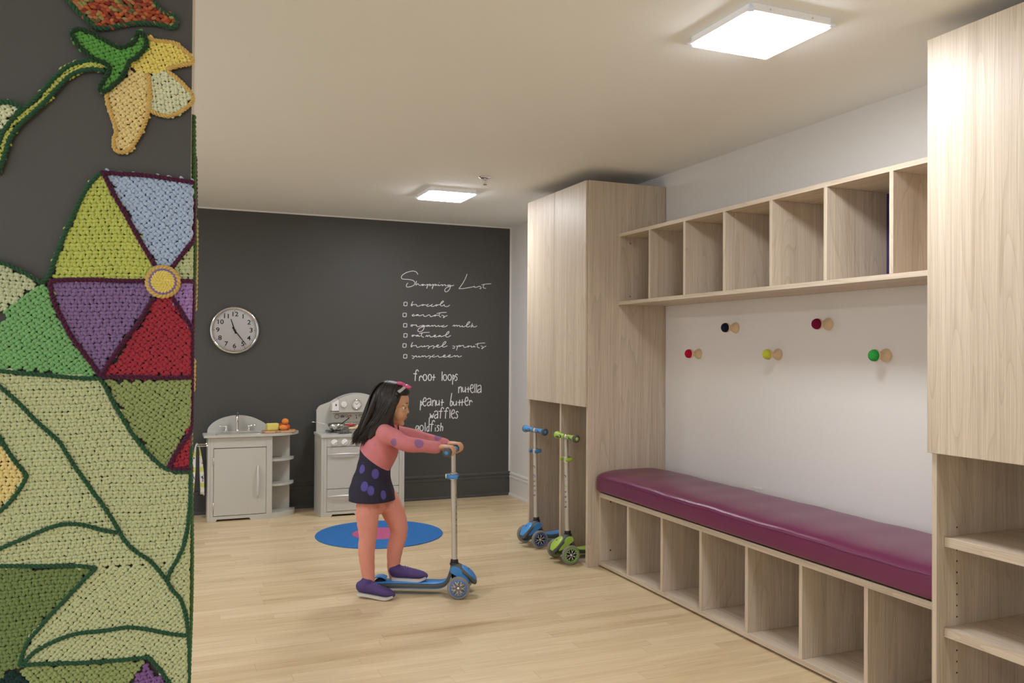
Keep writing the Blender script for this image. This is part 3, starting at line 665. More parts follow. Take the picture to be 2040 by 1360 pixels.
for s in (-1, 1):
    x = tx+s*.088; bm = BM()
    lathe(bm, [(0, .694), (.015, .694), (.014, .703), (.009, .71), (.009, .72), (.012, .728), (.011, .738), (.0, .742)], (x, 7.14, 0), seg=18)
    tube(bm, [(x-s*.006, 7.14, .731), (x+s*.02, 7.132, .735), (x+s*.047, 7.122, .738)], [.007, .0055, .006], 10); ell(bm, (x+s*.049, 7.121, .738), (.0075, .0075, .0075))
    put('tap_handle', bm, M_chrome, t, smooth=True)
# towel rail on the left side
bm = BM(); rx = .272
tube(bm, spline([(XA+.001, 7.035, .592), (.30, 7.035, .592), (.275, 7.035, .592), (rx, 7.04, .592), (rx, 7.06, .592), (rx, 7.15, .592), (rx+.012, 7.168, .592), (.30, 7.17, .592), (XA+.001, 7.17, .592)], 4), .0055, 10)
for y in (7.035, 7.17): lathe(bm, [(0, 0), (.013, 0), (.011, .006), (0, .007)], (XA, y, .592), (-1, 0, 0), 14)
put('towel_rail', bm, M_chrome, t, smooth=True, angle=50)
# towel
m, nt, b = newmat('printed_tea_towel'); L_ = nt.links.new
tc = N(nt, 'ShaderNodeTexCoord'); sx = N(nt, 'ShaderNodeSeparateXYZ'); L_(tc.outputs['Object'], sx.inputs[0])
wv = N(nt, 'ShaderNodeMath', operation='PINGPONG'); wv.inputs[1].default_value = .062; L_(sx.outputs['Z'], wv.inputs[0])
gt = N(nt, 'ShaderNodeMath', operation='GREATER_THAN'); gt.inputs[1].default_value = .043; L_(wv.outputs[0], gt.inputs[0])
vo = N(nt, 'ShaderNodeTexNoise'); vo.inputs['Scale'].default_value = 34; vo.inputs['Detail'].default_value = 2; L_(tc.outputs['Object'], vo.inputs['Vector'])
g2 = N(nt, 'ShaderNodeMath', operation='GREATER_THAN'); g2.inputs[1].default_value = .62; L_(vo.outputs['Fac'], g2.inputs[0])
vc = N(nt, 'ShaderNodeTexNoise'); vc.inputs['Scale'].default_value = 9; L_(tc.outputs['Object'], vc.inputs['Vector'])
rp = N(nt, 'ShaderNodeValToRGB'); rp.color_ramp.elements[0].position = .45; rp.color_ramp.elements[0].color = srgb(74, 84, 130); rp.color_ramp.elements[1].position = .55; rp.color_ramp.elements[1].color = srgb(70, 130, 92); L_(vc.outputs['Fac'], rp.inputs['Fac'])
m1 = N(nt, 'ShaderNodeMix', data_type='RGBA'); m1.inputs['A'].default_value = srgb(232, 230, 224); m1.inputs['B'].default_value = srgb(206, 214, 120); L_(gt.outputs[0], m1.inputs['Factor'])
m2 = N(nt, 'ShaderNodeMix', data_type='RGBA'); L_(m1.outputs['Result'], m2.inputs['A']); L_(rp.outputs[0], m2.inputs['B'])
mm = N(nt, 'ShaderNodeMath', operation='SUBTRACT'); mm.use_clamp = True; L_(g2.outputs[0], mm.inputs[0]); L_(gt.outputs[0], mm.inputs[1]); L_(mm.outputs[0], m2.inputs['Factor'])
L_(m2.outputs['Result'], b.inputs['Base Color']); b.inputs['Roughness'].default_value = .9
bm = BM(); prof = [(rx-.040, .185), (rx-.036, .28), (rx-.028, .40), (rx-.019, .52), (rx-.011, .585), (rx, .6035), (rx+.011, .592), (rx+.021, .53), (rx+.030, .43), (rx+.037, .30), (rx+.041, .20)]
pq = spline(prof, 4); ny = 16; G = []
for i, (x, z) in enumerate(pq):
    row = []
    for j in range(ny+1):
        q = j/ny; y = 7.052+.105*q; k = min(1, abs(z-.60)/.2)
        row.append((x+.014*math.sin(q*9+z*3)*k, y+.008*math.sin(z*14)*k, z+.006*math.sin(q*5)*k))
    G.append(row)
def sheet(bm, G, th):
    n, mm_ = len(G), len(G[0]); A = np.array(G); du = np.gradient(A, axis=0); dv = np.gradient(A, axis=1); nn = np.cross(du, dv); nn /= np.linalg.norm(nn, axis=2, keepdims=True)+1e-9
    T = [[bm.verts.new(Vector(A[i, j]+nn[i, j]*th/2)) for j in range(mm_)] for i in range(n)]; U = [[bm.verts.new(Vector(A[i, j]-nn[i, j]*th/2)) for j in range(mm_)] for i in range(n)]
    for i in range(n-1):
        for j in range(mm_-1):
            bm.faces.new((T[i][j], T[i+1][j], T[i+1][j+1], T[i][j+1])); bm.faces.new((U[i][j], U[i][j+1], U[i+1][j+1], U[i+1][j]))
    for i in range(n-1):
        bm.faces.new((T[i][0], U[i][0], U[i+1][0], T[i+1][0])); bm.faces.new((T[i][-1], T[i+1][-1], U[i+1][-1], U[i][-1]))
    for j in range(mm_-1):
        bm.faces.new((T[0][j], T[0][j+1], U[0][j+1], U[0][j])); bm.faces.new((T[-1][j], U[-1][j], U[-1][j+1], T[-1][j+1]))
    bmesh.ops.recalc_face_normals(bm, faces=bm.faces[:])
sheet(bm, G, .004)
tag(put('tea_towel', bm, m, smooth=True, origin=(rx, 7.1, .592)), 'white tea towel with yellow green bands hanging from the sink rail', 'towel')
# chopping board, cheese, oranges
M_board = wood('chopping_board_wood', srgb(222, 180, 138), srgb(188, 142, 102), 'y')
bm = BM(); bz = ctz1+.0006
mt = Matrix.Translation((.905, 7.075, bz)) @ Matrix.Rotation(R(8), 4, 'Z')
poly = [(-.135, -.06), (.10, -.066), (.128, -.02), (.128, .05), (.10, .062), (-.135, .06)]
prism(bm, poly, 0, .017, lambda u, v, d: tuple(mt @ Vector((u, v, d)))); bmesh.ops.bevel(bm, geom=bm.edges[:], offset=.003, segments=2, affect='EDGES')
t = thing('chopping_board', (.905, 7.075, bz), 'small toy wooden chopping board on the grey sink counter', 'chopping board')
put('board', bm, M_board, t)
b = text_bm('PLAY', .001, Matrix.Identity(4)); b.free()
bm = BM(); 
for k, w in enumerate((.006, .004, .005, .006)): box(bm, -.055+k*.012, -.055+k*.012+w, -.0635, -.0622, .005, .012, 0, mtx=mt)
put('stamp', bm, paint('burnt_stamp', srgb(80, 54, 36), .7), t)
bm = BM(); box(bm, -.048, .048, -.03, .03, -.029, .029, .011, 4, mtx=Matrix.Translation((.842, 7.063, bz+.0175+.0292)) @ Matrix.Rotation(R(10), 4, 'Z'))
tag(put('toy_cheese', bm, paint('yellow_felt_cheese', srgb(220, 208, 116), .9, var=.12, nscale=60, bump=.5, bscale=300), smooth=True, origin=(.842, 7.063, bz+.017)), 'yellow toy cheese block on the chopping board', 'toy food')
M_or = paint('orange_peel', srgb(232, 140, 62), .6, var=.10, nscale=30, bump=.5, bscale=350); M_or2 = paint('orange_red_peel', srgb(206, 90, 44), .6, var=.10, nscale=30, bump=.4, bscale=350)
def fruit(c, r, mat_, lab, tilt):
    bm = BM(); t_ = Euler(tilt).to_matrix()
    ell(bm, c, r, t_, 24, 16)
    tag(put('toy_orange', bm, mat_, smooth=True, origin=(c[0], c[1], c[2]-r[2])), lab, 'toy food', 'toy oranges on the chopping board')
fz = bz+.0172
fruit((.925, 7.032, fz+.0235), (.036, .026, .0235), M_or, 'toy orange lying in front, lower of the pile beside the cheese', (0, .12, .3))
fruit((.914, 7.086, fz+.0275), (.028, .027, .0275), M_or2, 'darker red orange toy fruit behind the cheese block', (0, 0, 0))
fruit((.958, 7.062, fz+.024), (.024, .024, .024), M_or2, 'red orange toy fruit at the outer end of the fruit pile', (0, 0, 0))
fruit((.942, 7.058, fz+.0705), (.028, .027, .0255), M_or, 'round toy orange lying on top of the fruit pile', (0, 0, 0))

# ================================================================== PLAY KITCHEN: STOVE
Ys = 6.87; Yk = 7.205; SA, SB = 1.204, 1.895
t = thing('play_stove', (1.55, 7.04, 0), 'grey wooden play stove with arched back panel and white knobs behind the child', 'play kitchen')
bm = BM(); box(bm, SA, SA+.02, Ys, Yk, 0, .64, .001); put('side_panel', bm, M_grey, t)
bm = BM(); box(bm, SB-.02, SB, Ys, Yk, 0, .64, .001); put('side_panel', bm, M_grey, t)
bm = BM(); box(bm, SA+.0205, SA+.045, Ys, Ys+.018, .0405, .64, .001); box(bm, SB-.045, SB-.0205, Ys, Ys+.018, .0405, .64, .001); box(bm, SA+.0455, SB-.0455, Ys, Ys+.018, .567, .64, .001); box(bm, 1.519, 1.573, Ys, Ys+.018, .0405, .5665, .001)
put('face_frame', bm, M_grey, t)
for a0, a1 in ((SA+.0205, 1.5458), (1.5462, SB-.0205)):
    bm = BM(); prism(bm, [(a0, 0), (a0+.06, 0), (a0+.07, .017), (a1-.07, .017), (a1-.06, 0), (a1, 0), (a1, .04), (a0, .04)], Ys, Ys+.018, lambda u, v, d: (u, d, v)); put('kick_rail', bm, M_grey, t)
boxo('back_panel', SA+.02, SB-.02, Yk-.012, Yk, 0, .64, M_grey, t)
bm = BM(); box(bm, SA-.008, SB+.008, Ys-.012, Yk, .64, .664, .006, 3); put('cooktop', bm, M_grey, t)
def swag(bm, x0, x1, z, dep=.03):
    n = 15
    tube(bm, [(x0+(x1-x0)*i/n, Ys-.006-.018*math.sin(math.pi*i/n)**.5, z+.004*math.sin(math.pi*i/n)) for i in range(n+1)], [(.004+.0035*math.sin(math.pi*i/n), .004+.003*math.sin(math.pi*i/n)) for i in range(n+1)], 10)
for x0, x1 in ((SA+.047, 1.517), (1.575, SB-.047)):
    d = boxo('door', x0, x1, Ys-.003, Ys+.012, .226, .563, M_grey, t, bev=.002)
    bm = BM(); swag(bm, x0+.006, x1-.006, .505); sub('handle', bm, M_silver, d, smooth=True)
    d = boxo('drawer', x0, x1, Ys-.003, Ys+.012, .043, .222, M_grey, t, bev=.002)
    bm = BM(); swag(bm, x0+.006, x1-.006, .165); sub('handle', bm, M_silver, d, smooth=True)
def dial(x, z, y, r, ang, parent, name='knob'):
    bm = BM(); lathe(bm, [(0, 0), (r, 0), (r*1.0, .006), (r*.86, .013), (0, .013)], (x, y, z), (0, -1, 0), 22)
    box(bm, -r*.9, r*.9, -.024, -.010, -.0055, .0055, .003, 2, mtx=Matrix.Translation((x, y, z)) @ Matrix.Rotation(R(ang), 4, 'Y'))
    put(name, bm, M_knobw, parent, smooth=True, angle=35)
for x, a in ((1.307, -35), (1.391, -40), (1.503, -35), (1.60, 20), (1.70, -20), (1.79, 10)): dial(x, .601, Ys, .026, a, t)
# burners
M_iron = paint('grey_burner_plastic', srgb(104, 106, 96), .5, var=.06)
def burner(x, y, k=1):
    bm = BM(); lathe(bm, [(0, 0), (.05*k, 0), (.05*k, .004), (.03*k, .006), (0, .006)], (x, y, .6642), seg=24)
    for i in range(4):
        m = Matrix.Translation((x, y, .6642)) @ Matrix.Rotation(R(45+90*i), 4, 'Z'); box(bm, .012, .085*k, -.006, .006, .006, .017, .002, mtx=m)
    put('burner', bm, M_iron, t)
burner(1.345, 7.07); burner(1.40, 6.955, .9); burner(1.70, 7.07); burner(1.72, 6.955, .9)
# back panel with arch
def archz(x):
    c = (SA+SB)/2; d = abs(x-c)
    return .986-.075*min(d, .22)**2/.05 if d < .22 else .986-.0726-(d-.22)*.36
xs_ = np.linspace(SA+.012, SB-.012, 41)
top = [(x, archz(x)) for x in xs_]; top[0] = (top[0][0], top[0][1]-.028); top[1] = (top[1][0], top[1][1]-.006); top[-1] = (top[-1][0], top[-1][1]-.028); top[-2] = (top[-2][0], top[-2][1]-.006)
bm = BM(); prism(bm, [(SA+.012, .664)]+top+[(SB-.012, .664)], Yk-.018, Yk, lambda u, v, d: (u, d, v)); bk = put('splash_back', bm, M_grey, t)
# clock housing shelf
hx0, hx1 = 1.333, 1.775; yh = Yk-.10
bm = BM(); tp = [(x, archz(x)-.004) for x in np.linspace(1.39, 1.705, 21)]
prism(bm, [(1.39, .832)]+tp+[(1.705, .832)], yh, Yk-.018, lambda u, v, d: (u, d, v)); put('clock_panel', bm, M_grey, t)
for x0, x1, txt in ((hx0, 1.3885, 'S'), (1.7065, 1.762, None)):
    bm = BM(); prism(bm, [(x0, .840), (x1, .840), (x1, archz(x1)-.012), (x0, archz(x0)-.012)], yh+.002, Yk-.02, lambda u, v, d: (u, d, v)); pl = put('shaker', bm, M_knobw if txt else M_greyl, t)
    if txt:
        tb = text_bm("S", .022, Matrix.Translation(((x0+x1)/2+.004, yh+.0015, .888)) @ Matrix.Rotation(R(90), 4, 'X'), .0005, bold=.0018); sub('letter', tb, M_ink, pl)
bm = BM(); box(bm, hx0, hx1-.005, yh, Yk-.018, .826, .8318, .001); put('shaker_shelf', bm, M_grey, t)
dial(1.432, .893, yh, .026, 90, t); dial(1.648, .891, yh, .026, 90, t)
c2 = Vector((1.537, yh, .893))
bm = BM(); lathe(bm, [(.0, 0), (.042, 0), (.043, .007), (.039, .012), (.034, .010), (.033, .004)], c2, (0, -1, 0), 40); pc = put('toy_clock', bm, M_chrome, t, smooth=True)
bm = BM(); lathe(bm, [(0, .0042), (.034, .0042), (.034, .006), (0, .006)], c2, (0, -1, 0), 36); sub('dial_face', bm, M_knobw, pc)
bm = BM()
for k in range(12): box(bm, -.0014, .0014, -.0068, -.0058, .025, .031, 0, mtx=Matrix.Translation(c2) @ Matrix.Rotation(R(30*k), 4, 'Y'))
for a, l in ((-52, .018), (50, .026)): box(bm, -.0014, .0014, -.0072, -.006, -.004, l, 0, mtx=Matrix.Translation(c2) @ Matrix.Rotation(R(a), 4, 'Y'))
sub('clock_hands', bm, M_ink, pc)
# utensil picture strip and rail
bm = BM(); box(bm, 1.345, 1.755, Yk-.03, Yk-.0185, .735, .822, .002); stp = put('picture_strip', bm, M_greyl, t)
bm = BM(); Yi = Yk-.0305
def ic(x, z): return lambda u, v, d: (x+u, Yi-d, z+v)
def ring_ic(x, z, a, b): tube(bm, [(x+a*math.cos(q), Yi-.0004, z+b*math.sin(q)) for q in np.linspace(0, 2*math.pi, 20, endpoint=False)], .0016, 5, closed=True)
ring_ic(1.385, .787, .018, .018); ring_ic(1.432, .787, .017, .009)
for k in range(3): tube(bm, [(1.42, Yi-.0004, .783+.004*k), (1.444, Yi-.0004, .783+.004*k)], .0014, 5)
ring_ic(1.468, .790, .011, .008)
tube(bm, [(1.478, Yi-.0004, .785), (1.508, Yi-.0004, .798)], .0018, 5)
tube(bm, [(1.545, Yi-.0004, .80), (1.553, Yi-.0004, .79), (1.552, Yi-.0004, .772)], .0022, 5); ell(bm, (1.552, Yi, .770), (.005, .001, .004))
ring_ic(1.59, .788, .015, .008); tube(bm, [(1.575, Yi-.0004, .795), (1.605, Yi-.0004, .795)], .002, 5)
ring_ic(1.635, .784, .017, .006); ring_ic(1.685, .785, .014, .012); ring_ic(1.725, .785, .011, .014)
sub('utensil_drawing', bm, M_ink, stp)
bm = BM(); ell(bm, (1.487, Yi, .776), (.012, .0012, .004)); ell(bm, (1.505, Yi, .787), (.008, .0012, .004))
sub('red_drawing', bm, paint('red_print', srgb(202, 70, 66), .5), stp)
bm = BM(); box(bm, 1.345, 1.755, Yk-.045, Yk-.0185, .700, .716, .003); put('ledge', bm, M_grey, t)
bm = BM(); box(bm, 1.345, 1.755, Yk-.0305, Yk-.0185, .722, .731, .002); put('steel_strip', bm, M_steel, t)
# red handled spatula knob resting, wok, spoon
t2 = thing('toy_wok', (1.365, 7.04, .6815), 'small shiny steel toy pan on the stove burner', 'toy pan')
bm = BM(); wk = (1.357, 7.055, .6816)
lathe(bm, [(0, 0), (.03, .0), (.052, .012), (.068, .034), (.074, .056), (.0725, .056), (.066, .034), (.05, .014), (.03, .003), (0, .003)], wk, seg=40); put('bowl', bm, M_chrome, t2, smooth=True)
bm = BM(); tube(bm, [(1.285, 7.06, .733), (1.24, 7.07, .742), (1.18, 7.09, .752)], [.003, .003, .0035], 8); ell(bm, (1.172, 7.092, .7535), (.010, .005, .006)); put('long_handle', bm, M_steel, t2, smooth=True)
t3 = thing('toy_spatula', (1.44, 7.05, .74), 'dark toy spatula with red grip leaning in the toy pan', 'toy utensil')
bm = BM(); tube(bm, [(1.39, 7.07, .722), (1.43, 7.09, .75), (1.475, 7.11, .776)], [.0035, .0035, .0045], 8); put('shaft', bm, M_black, t3, smooth=True)
bm = BM(); tube(bm, [(1.425, 7.035, .727), (1.45, 7.035, .7255), (1.475, 7.035, .724), (1.50, 7.035, .7235), (1.525, 7.035, .723)], [.004, .0065, .0155, .0065, .003], 12); put('grip', bm, paint('red_plastic', srgb(190, 62, 56), .4), t3, smooth=True)
bm = BM(); tube(bm, [(1.40, 7.05, .73), (1.428, 7.036, .727)], .0035, 8); put('stem', bm, M_black, t3, smooth=True)
t4 = thing('rolling_pin', (1.60, 6.99, .683), 'wooden toy rolling pin lying on the play stove behind the child', 'toy utensil')
rz = .705
bm = BM(); tube(bm, [(1.50, 6.96, rz), (1.515, 6.962, rz), (1.62, 6.985, rz), (1.725, 7.008, rz), (1.74, 7.01, rz)], [.019, .023, .023, .023, .019], 18); put('barrel', bm, M_beech, t4, smooth=True)
bm = BM(); tube(bm, [(1.44, 6.947, rz), (1.455, 6.95, rz), (1.48, 6.956, rz), (1.50, 6.96, rz)], [.006, .011, .011, .007], 12); put('handle', bm, M_beech, t4, smooth=True)
bm = BM(); tube(bm, [(1.74, 7.01, rz), (1.76, 7.014, rz), (1.785, 7.02, rz), (1.80, 7.023, rz)], [.007, .011, .011, .006], 12); put('handle', bm, M_beech, t4, smooth=True)

# ================================================================== RUG
rc = Vector((1.498, 6.10, 0)); RR = .462
M_blue = paint('blue_braided_mat', srgb(52, 112, 178), .8, var=.05, nscale=80, bump=.3, bscale=400, spec=.2); M_pink = paint('pink_braided_mat', srgb(184, 92, 134), .8, var=.05, nscale=80, bump=.3, bscale=400, spec=.2)
t = thing('round_mat', rc, 'round blue ribbed floor mat with pink centre in front of the play stove', 'mat')
def ringmat(r0, r1, pitch=.0115):
    pr = [(r1, .0005), (r1+.002, .003)]; n = max(1, int((r1-r0)/pitch))
    for i in range(n):
        for q in (0, .25, .5, .75): r = r1-(i+q)*(r1-r0)/n; pr.append((r, .0065+.0022*math.sin(math.pi*q)))
    pr += [(r0, .0065), (r0, .0005)] if r0 > 0 else [(0, .0065)]
    return pr
bm = BM(); lathe(bm, ringmat(.2005, RR), rc, seg=128); bmesh.ops.recalc_face_normals(bm, faces=bm.faces[:]); put('blue_ring', bm, M_blue, t, smooth=True, angle=60)
bm = BM(); lathe(bm, ringmat(0, .200), rc, seg=96); bmesh.ops.recalc_face_normals(bm, faces=bm.faces[:]); put('pink_centre', bm, M_pink, t, smooth=True, angle=60)

# ================================================================== SCOOTERS
M_alu = paint('satin_aluminium_tube', srgb(205, 200, 192), .35, .6, var=.02)
M_rub = paint('grey_rubber', srgb(82, 84, 84), .6, var=.05)
mpu, nt, b = newmat('clear_wheel_tyre'); n = N(nt, 'ShaderNodeTexNoise'); n.inputs['Scale'].default_value = 40
rp = N(nt, 'ShaderNodeValToRGB'); rp.color_ramp.elements[0].color = srgb(176, 174, 166); rp.color_ramp.elements[1].color = srgb(196, 194, 186); nt.links.new(n.outputs['Fac'], rp.inputs['Fac']); nt.links.new(rp.outputs[0], b.inputs['Base Color'])
b.inputs['Roughness'].default_value = .15; b.inputs['Transmission Weight'].default_value = .55; b.inputs['IOR'].default_value = 1.4
def ribbon(bm, path, w, th, up=(0, 0, 1)):
    """plate following path (x, z) across y, widths w(list)"""
    n = len(path); A = []
    for i, (x, z) in enumerate(path):
        d = np.array(path[min(i+1, n-1)])-np.array(path[max(i-1, 0)]); d = d/(np.linalg.norm(d)+1e-9); nx, nz = -d[1], d[0]
        q = w[i] if hasattr(w, '__len__') else w; h = th[i]/2 if hasattr(th, '__len__') else th/2
        A.append([bm.verts.new((x+nx*h*s2, y, z+nz*h*s2)) for y, s2 in ((-q, -.6), (-q*.97, -1), (q*.97, -1), (q, -.6), (q, .6), (q*.95, 1), (-q*.95, 1), (-q, .6))])
    for P, Q in zip(A, A[1:]):
        for k in range(8): bm.faces.new((P[k], P[(k+1) % 8], Q[(k+1) % 8], Q[k]))
    bm.faces.new(A[0]); bm.faces.new(list(reversed(A[-1]))); bmesh.ops.recalc_face_normals(bm, faces=bm.faces[:])
def scooter(name, loc, yaw, pitch, rgb, rgb2, label, steer=0, grp='kick scooters'):
    key = name+str(rgb)
    Mc = paint('scooter_plastic_%d_%d_%d' % rgb, srgb(*rgb), .35, var=.03); Mc2 = paint('scooter_rim_%d_%d_%d' % rgb2, srgb(*rgb2), .4, var=.03)
    t = thing('kick_scooter', (0, 0, 0), label, 'scooter', grp)
    rw = .0625
    def wheel(y, s):
        bm = BM(); w = .013
        lathe(bm, [(rw*.72, -w), (rw*.86, -w*1.05), (rw*.96, -w*.75), (rw, 0), (rw*.96, w*.75), (rw*.86, w*1.05), (rw*.72, w), (rw*.72, -w)], (0, y, rw), (0, 1, 0), 44)
        wh = put('wheel', bm, mpu, t, smooth=True)
        bm = BM(); lathe(bm, [(rw*.60, -w*.98), (rw*.76, -w*1.12), (rw*.78, 0), (rw*.76, w*1.12), (rw*.60, w*.98), (rw*.62, 0), (rw*.60, -w*.98)], (0, y, rw), (0, 1, 0), 40); sub('rim', bm, Mc2, wh, smooth=True)
        bm = BM(); lathe(bm, [(0, -w*.5), (rw*.62, -w*.5), (rw*.62, w*.5), (0, w*.5)], (0, y, rw), (0, 1, 0), 32); sub('rim_core', bm, M_black, wh)
        bm = BM()
        for k in range(7):
            a0 = 2*math.pi*k/7
            for q in (-.24, .24):
                a = a0+q
                for yy in (-w*.95, w*.95): tube(bm, [(rw*.15*math.cos(a0), y+yy*.9, rw+rw*.15*math.sin(a0)), (rw*.40*math.cos(a0+q*.3), y+yy, rw+rw*.40*math.sin(a0+q*.3)), (rw*.61*math.cos(a), y+yy, rw+rw*.61*math.sin(a))], .0016, 5)
        sub('spokes', bm, M_silver, wh, smooth=True)
        bm = BM(); lathe(bm, [(0, -w*1.25), (.006, -w*1.2), (.0085, -w*.6), (.0085, w*.6), (.006, w*1.2), (0, w*1.25)], (0, y, rw), (0, 1, 0), 16); sub('hub', bm, M_steel, wh, smooth=True)
    wheel(-.105, -1); wheel(.105, 1)
    bm = BM(); tube(bm, [(0, -.118, rw), (0, .118, rw)], .004, 8); box(bm, -.03, .022, -.07, .07, rw-.016, rw+.02, .006); tube(bm, [(-.035, 0, rw), (-.035, 0, rw+.1)], .017, 14); put('axle', bm, M_black, t, smooth=True, angle=40)
    # front hull
    bm = BM(); S = [(-.056, .160, .020, .018), (-.03, .154, .034, .022), (-.004, .141, .042, .024), (.03, .122, .048, .024), (.058, .098, .047, .020), (.076, .072, .036, .014), (.083, .060, .016, .007)]
    tube(bm, [tuple(q[:1])+(0,)+tuple(q[1:2]) for q in spline([s[:2] for s in S], 4)], [tuple(q) for q in spline([s[2:] for s in S], 4)], 24, ref=(0, 1, 0)); put('fender', bm, M_rub, t, smooth=True)
    bm = BM(); S = [(.004, .158, .016, .006), (.016, .149, .033, .009), (.042, .130, .043, .011), (.066, .107, .040, .010), (.085, .081, .020, .006)]
    tube(bm, [tuple(q[:1])+(0,)+tuple(q[1:2]) for q in spline([s[:2] for s in S], 5)], [tuple(q) for q in spline([s[2:] for s in S], 5)], 24, ref=(0, 1, 0)); pl = put('front_plate', bm, Mc, t, smooth=True)
    bm = BM(); ell(bm, (.045, 0, .1385), (.011, .008, .003), Euler((0, R(45), 0)).to_matrix()); sub('slot', bm, M_black, pl, smooth=True)
    for s in (-1, 1):
        bm = BM(); prism(bm, [tuple(q) for q in spline([(-.045, .172), (-.01, .168), (.025, .135), (.05, .098), (.035, .096), (.0, .112), (-.03, .128), (-.055, .146)], 4, True)], s*.036, s*.046, lambda u, v, d: (u, d*(1-.9*max(0, v-.11)), v-.012)); put('side_plate', bm, Mc, t)
    # deck with rising neck
    path = spline([(-.50, .045), (-.445, .052), (-.32, .056), (-.20, .055), (-.125, .056), (-.088, .066), (-.068, .090), (-.056, .122), (-.046, .155)], 5)
    wd = np.interp(path[:, 0], [-.50, -.485, -.445, -.32, -.15, -.09, -.046], [.03, .045, .054, .056, .05, .038, .028])
    bm = BM(); ribbon(bm, path-np.array([0, .004]), wd, .020); dk = put('deck', bm, M_rub, t, smooth=True, angle=40)
    p2 = path[1:-4]; bm = BM(); ribbon(bm, p2+np.array([0, .0095]), wd[1:-4]*.88, .006); sub('grip_pad', bm, Mc, dk, smooth=True, angle=40)
    bm = BM(); ribbon(bm, path[2:-8]-np.array([0, .0165]), wd[2:-8]*.93, .007); sub('under_trim', bm, Mc, dk, smooth=True, angle=40)
    # rear wheel and brake
    bm = BM(); lathe(bm, [(.028, -.018), (.036, -.018), (.040, -.012), (.040, .012), (.036, .018), (.028, .018), (0, .018)], (-.452, 0, .0405), (0, 1, 0), 32); put('rear_wheel', bm, M_black, t, smooth=True, angle=50)
    bm = BM(); ribbon(bm, spline([(-.419, .080), (-.445, .090), (-.475, .087), (-.498, .071), (-.508, .052)], 4), .03, .006); put('brake', bm, Mc, t, smooth=True, angle=40)
    # stem, clamp, handlebar, grips
    sx0, sx1, zt_ = -.035, -.048, .80
    bm = BM(); lathe(bm, [(.022, 0), (.026, .006), (.026, .014), (.020, .02), (.022, .026), (.019, .036), (.015, .038)], (-.037, 0, .157), (0, 0, 1), 24); put('stem_collar', bm, M_black, t, smooth=True, angle=50)
    bm = BM(); tube(bm, [(sx0, 0, .12), (sx0+(sx1-sx0)*.75, 0, .655)], .0165, 24); stm = put('stem', bm, M_alu, t, smooth=True, angle=50)
    def stemx(z): return sx0+(sx1-sx0)*(z-.12)/(zt_-.12)
    # word printed down the front of the stem, wrapped on the tube, third letter in the accent colour
    zz = .545
    for i, chh in enumerate('GLOBBER'):
        tb = text_bm(chh, .034, Matrix.Identity(4), .0, bold=.0006)
        for v in tb.verts:
            a = v.co.y/.0165
            v.co = Vector((stemx(zz)+.0168*math.cos(a), .0168*math.sin(a), zz-v.co.x))
        sub('print', tb, Mc2 if i == 2 else M_ink, stm); zz -= .0325
    bm = BM(); tube(bm, [(stemx(.63), 0, .64), (stemx(zt_-.02), 0, zt_-.015)], .0135, 20)
    hb = []
    ca, sa = math.cos(R(steer)), math.sin(R(steer)); hx = stemx(zt_)
    bar = lambda s, dz=0: Vector((hx-sa*s, ca*s, zt_+dz))
    tube(bm, [bar(-.145), bar(.145)], .0105, 16); ell(bm, bar(0), (.017, .017, .017)); put('handlebar', bm, M_alu, t, smooth=True, angle=50)
    bm = BM(); zc = .655; xc = stemx(zc); lathe(bm, [(.0168, -.02), (.021, -.018), (.021, .018), (.0168, .02)], (xc, 0, zc), (0, 0, 1), 24); box(bm, xc-.045, xc-.012, -.010, .010, zc-.012, zc+.012, .004); put('height_clamp', bm, M_steel, t, smooth=True, angle=40)
    bm = BM(); tube(bm, spline([(xc-.035, -.018, zc), (xc-.02, -.028, zc), (xc+.005, -.036, zc), (xc+.028, -.036, zc)], 4), [(.012, .004)]*13, 10, ref=(0, 0, 1)); tube(bm, spline([(xc-.035, .018, zc), (xc-.02, .028, zc), (xc+.005, .033, zc), (xc+.024, .033, zc)], 4), [(.011, .004)]*13, 10, ref=(0, 0, 1)); put('clamp_lever', bm, Mc, t, smooth=True)
    for s in (-1, 1):
        bm = BM(); u = [(.022, .015), (.03, .0175), (.05, .0165), (.075, .017), (.10, .0195), (.118, .0235), (.132, .0255), (.140, .0245), (.144, .018)]
        tube(bm, [bar(s*a) for a, _ in u], [r for _, r in u], 20); g = put('grip', bm, Mc, t, smooth=True, angle=60)
        bm = BM(); tube(bm, [bar(s*.130), bar(s*.142), bar(s*.1475)], [.0262, .0252, .015], 20); lathe(bm, [(0, 0), (.011, 0), (.010, .002), (0, .002)], bar(s*.1475), Vector((-sa*s, ca*s, 0)), 14, mi=1)
        for q in (-1, 1):
            dirv = Vector((ca*q, sa*q, 0)); ell(bm, bar(s*.058)+dirv*.0145, (.008, .024, .010), Euler((0, 0, R(steer))).to_matrix()); ell(bm, bar(s*.10)+dirv*.0125+Vector((0, 0, -.006)), (.010, .028, .009), Euler((0, 0, R(steer))).to_matrix())
            ell(bm, bar(s*.058)+dirv*.018, (.006, .013, .006), Euler((0, 0, R(steer))).to_matrix(), mi=1)
        sub('grip_pad', bm, [M_rub, Mc], g, smooth=True)
    t.location = loc; t.rotation_euler = (0, pitch, yaw)
    return t
GR = ((170, 204, 84), (124, 182, 66)); BL = ((78, 148, 214), (56, 88, 160))
# parked: heading out of the bays (-x), rear wheel up on the cabinet's base board
scooter('blue', (2.406, 5.372, .0), R(180+5), R(2.4), *BL, 'blue three wheeled scooter parked in the far bay of the tall cabinet')
scooter('green', (2.415, 4.900, .0), R(180+1), R(2.4), *GR, 'lime green three wheeled scooter parked in the near bay of the tall cabinet')

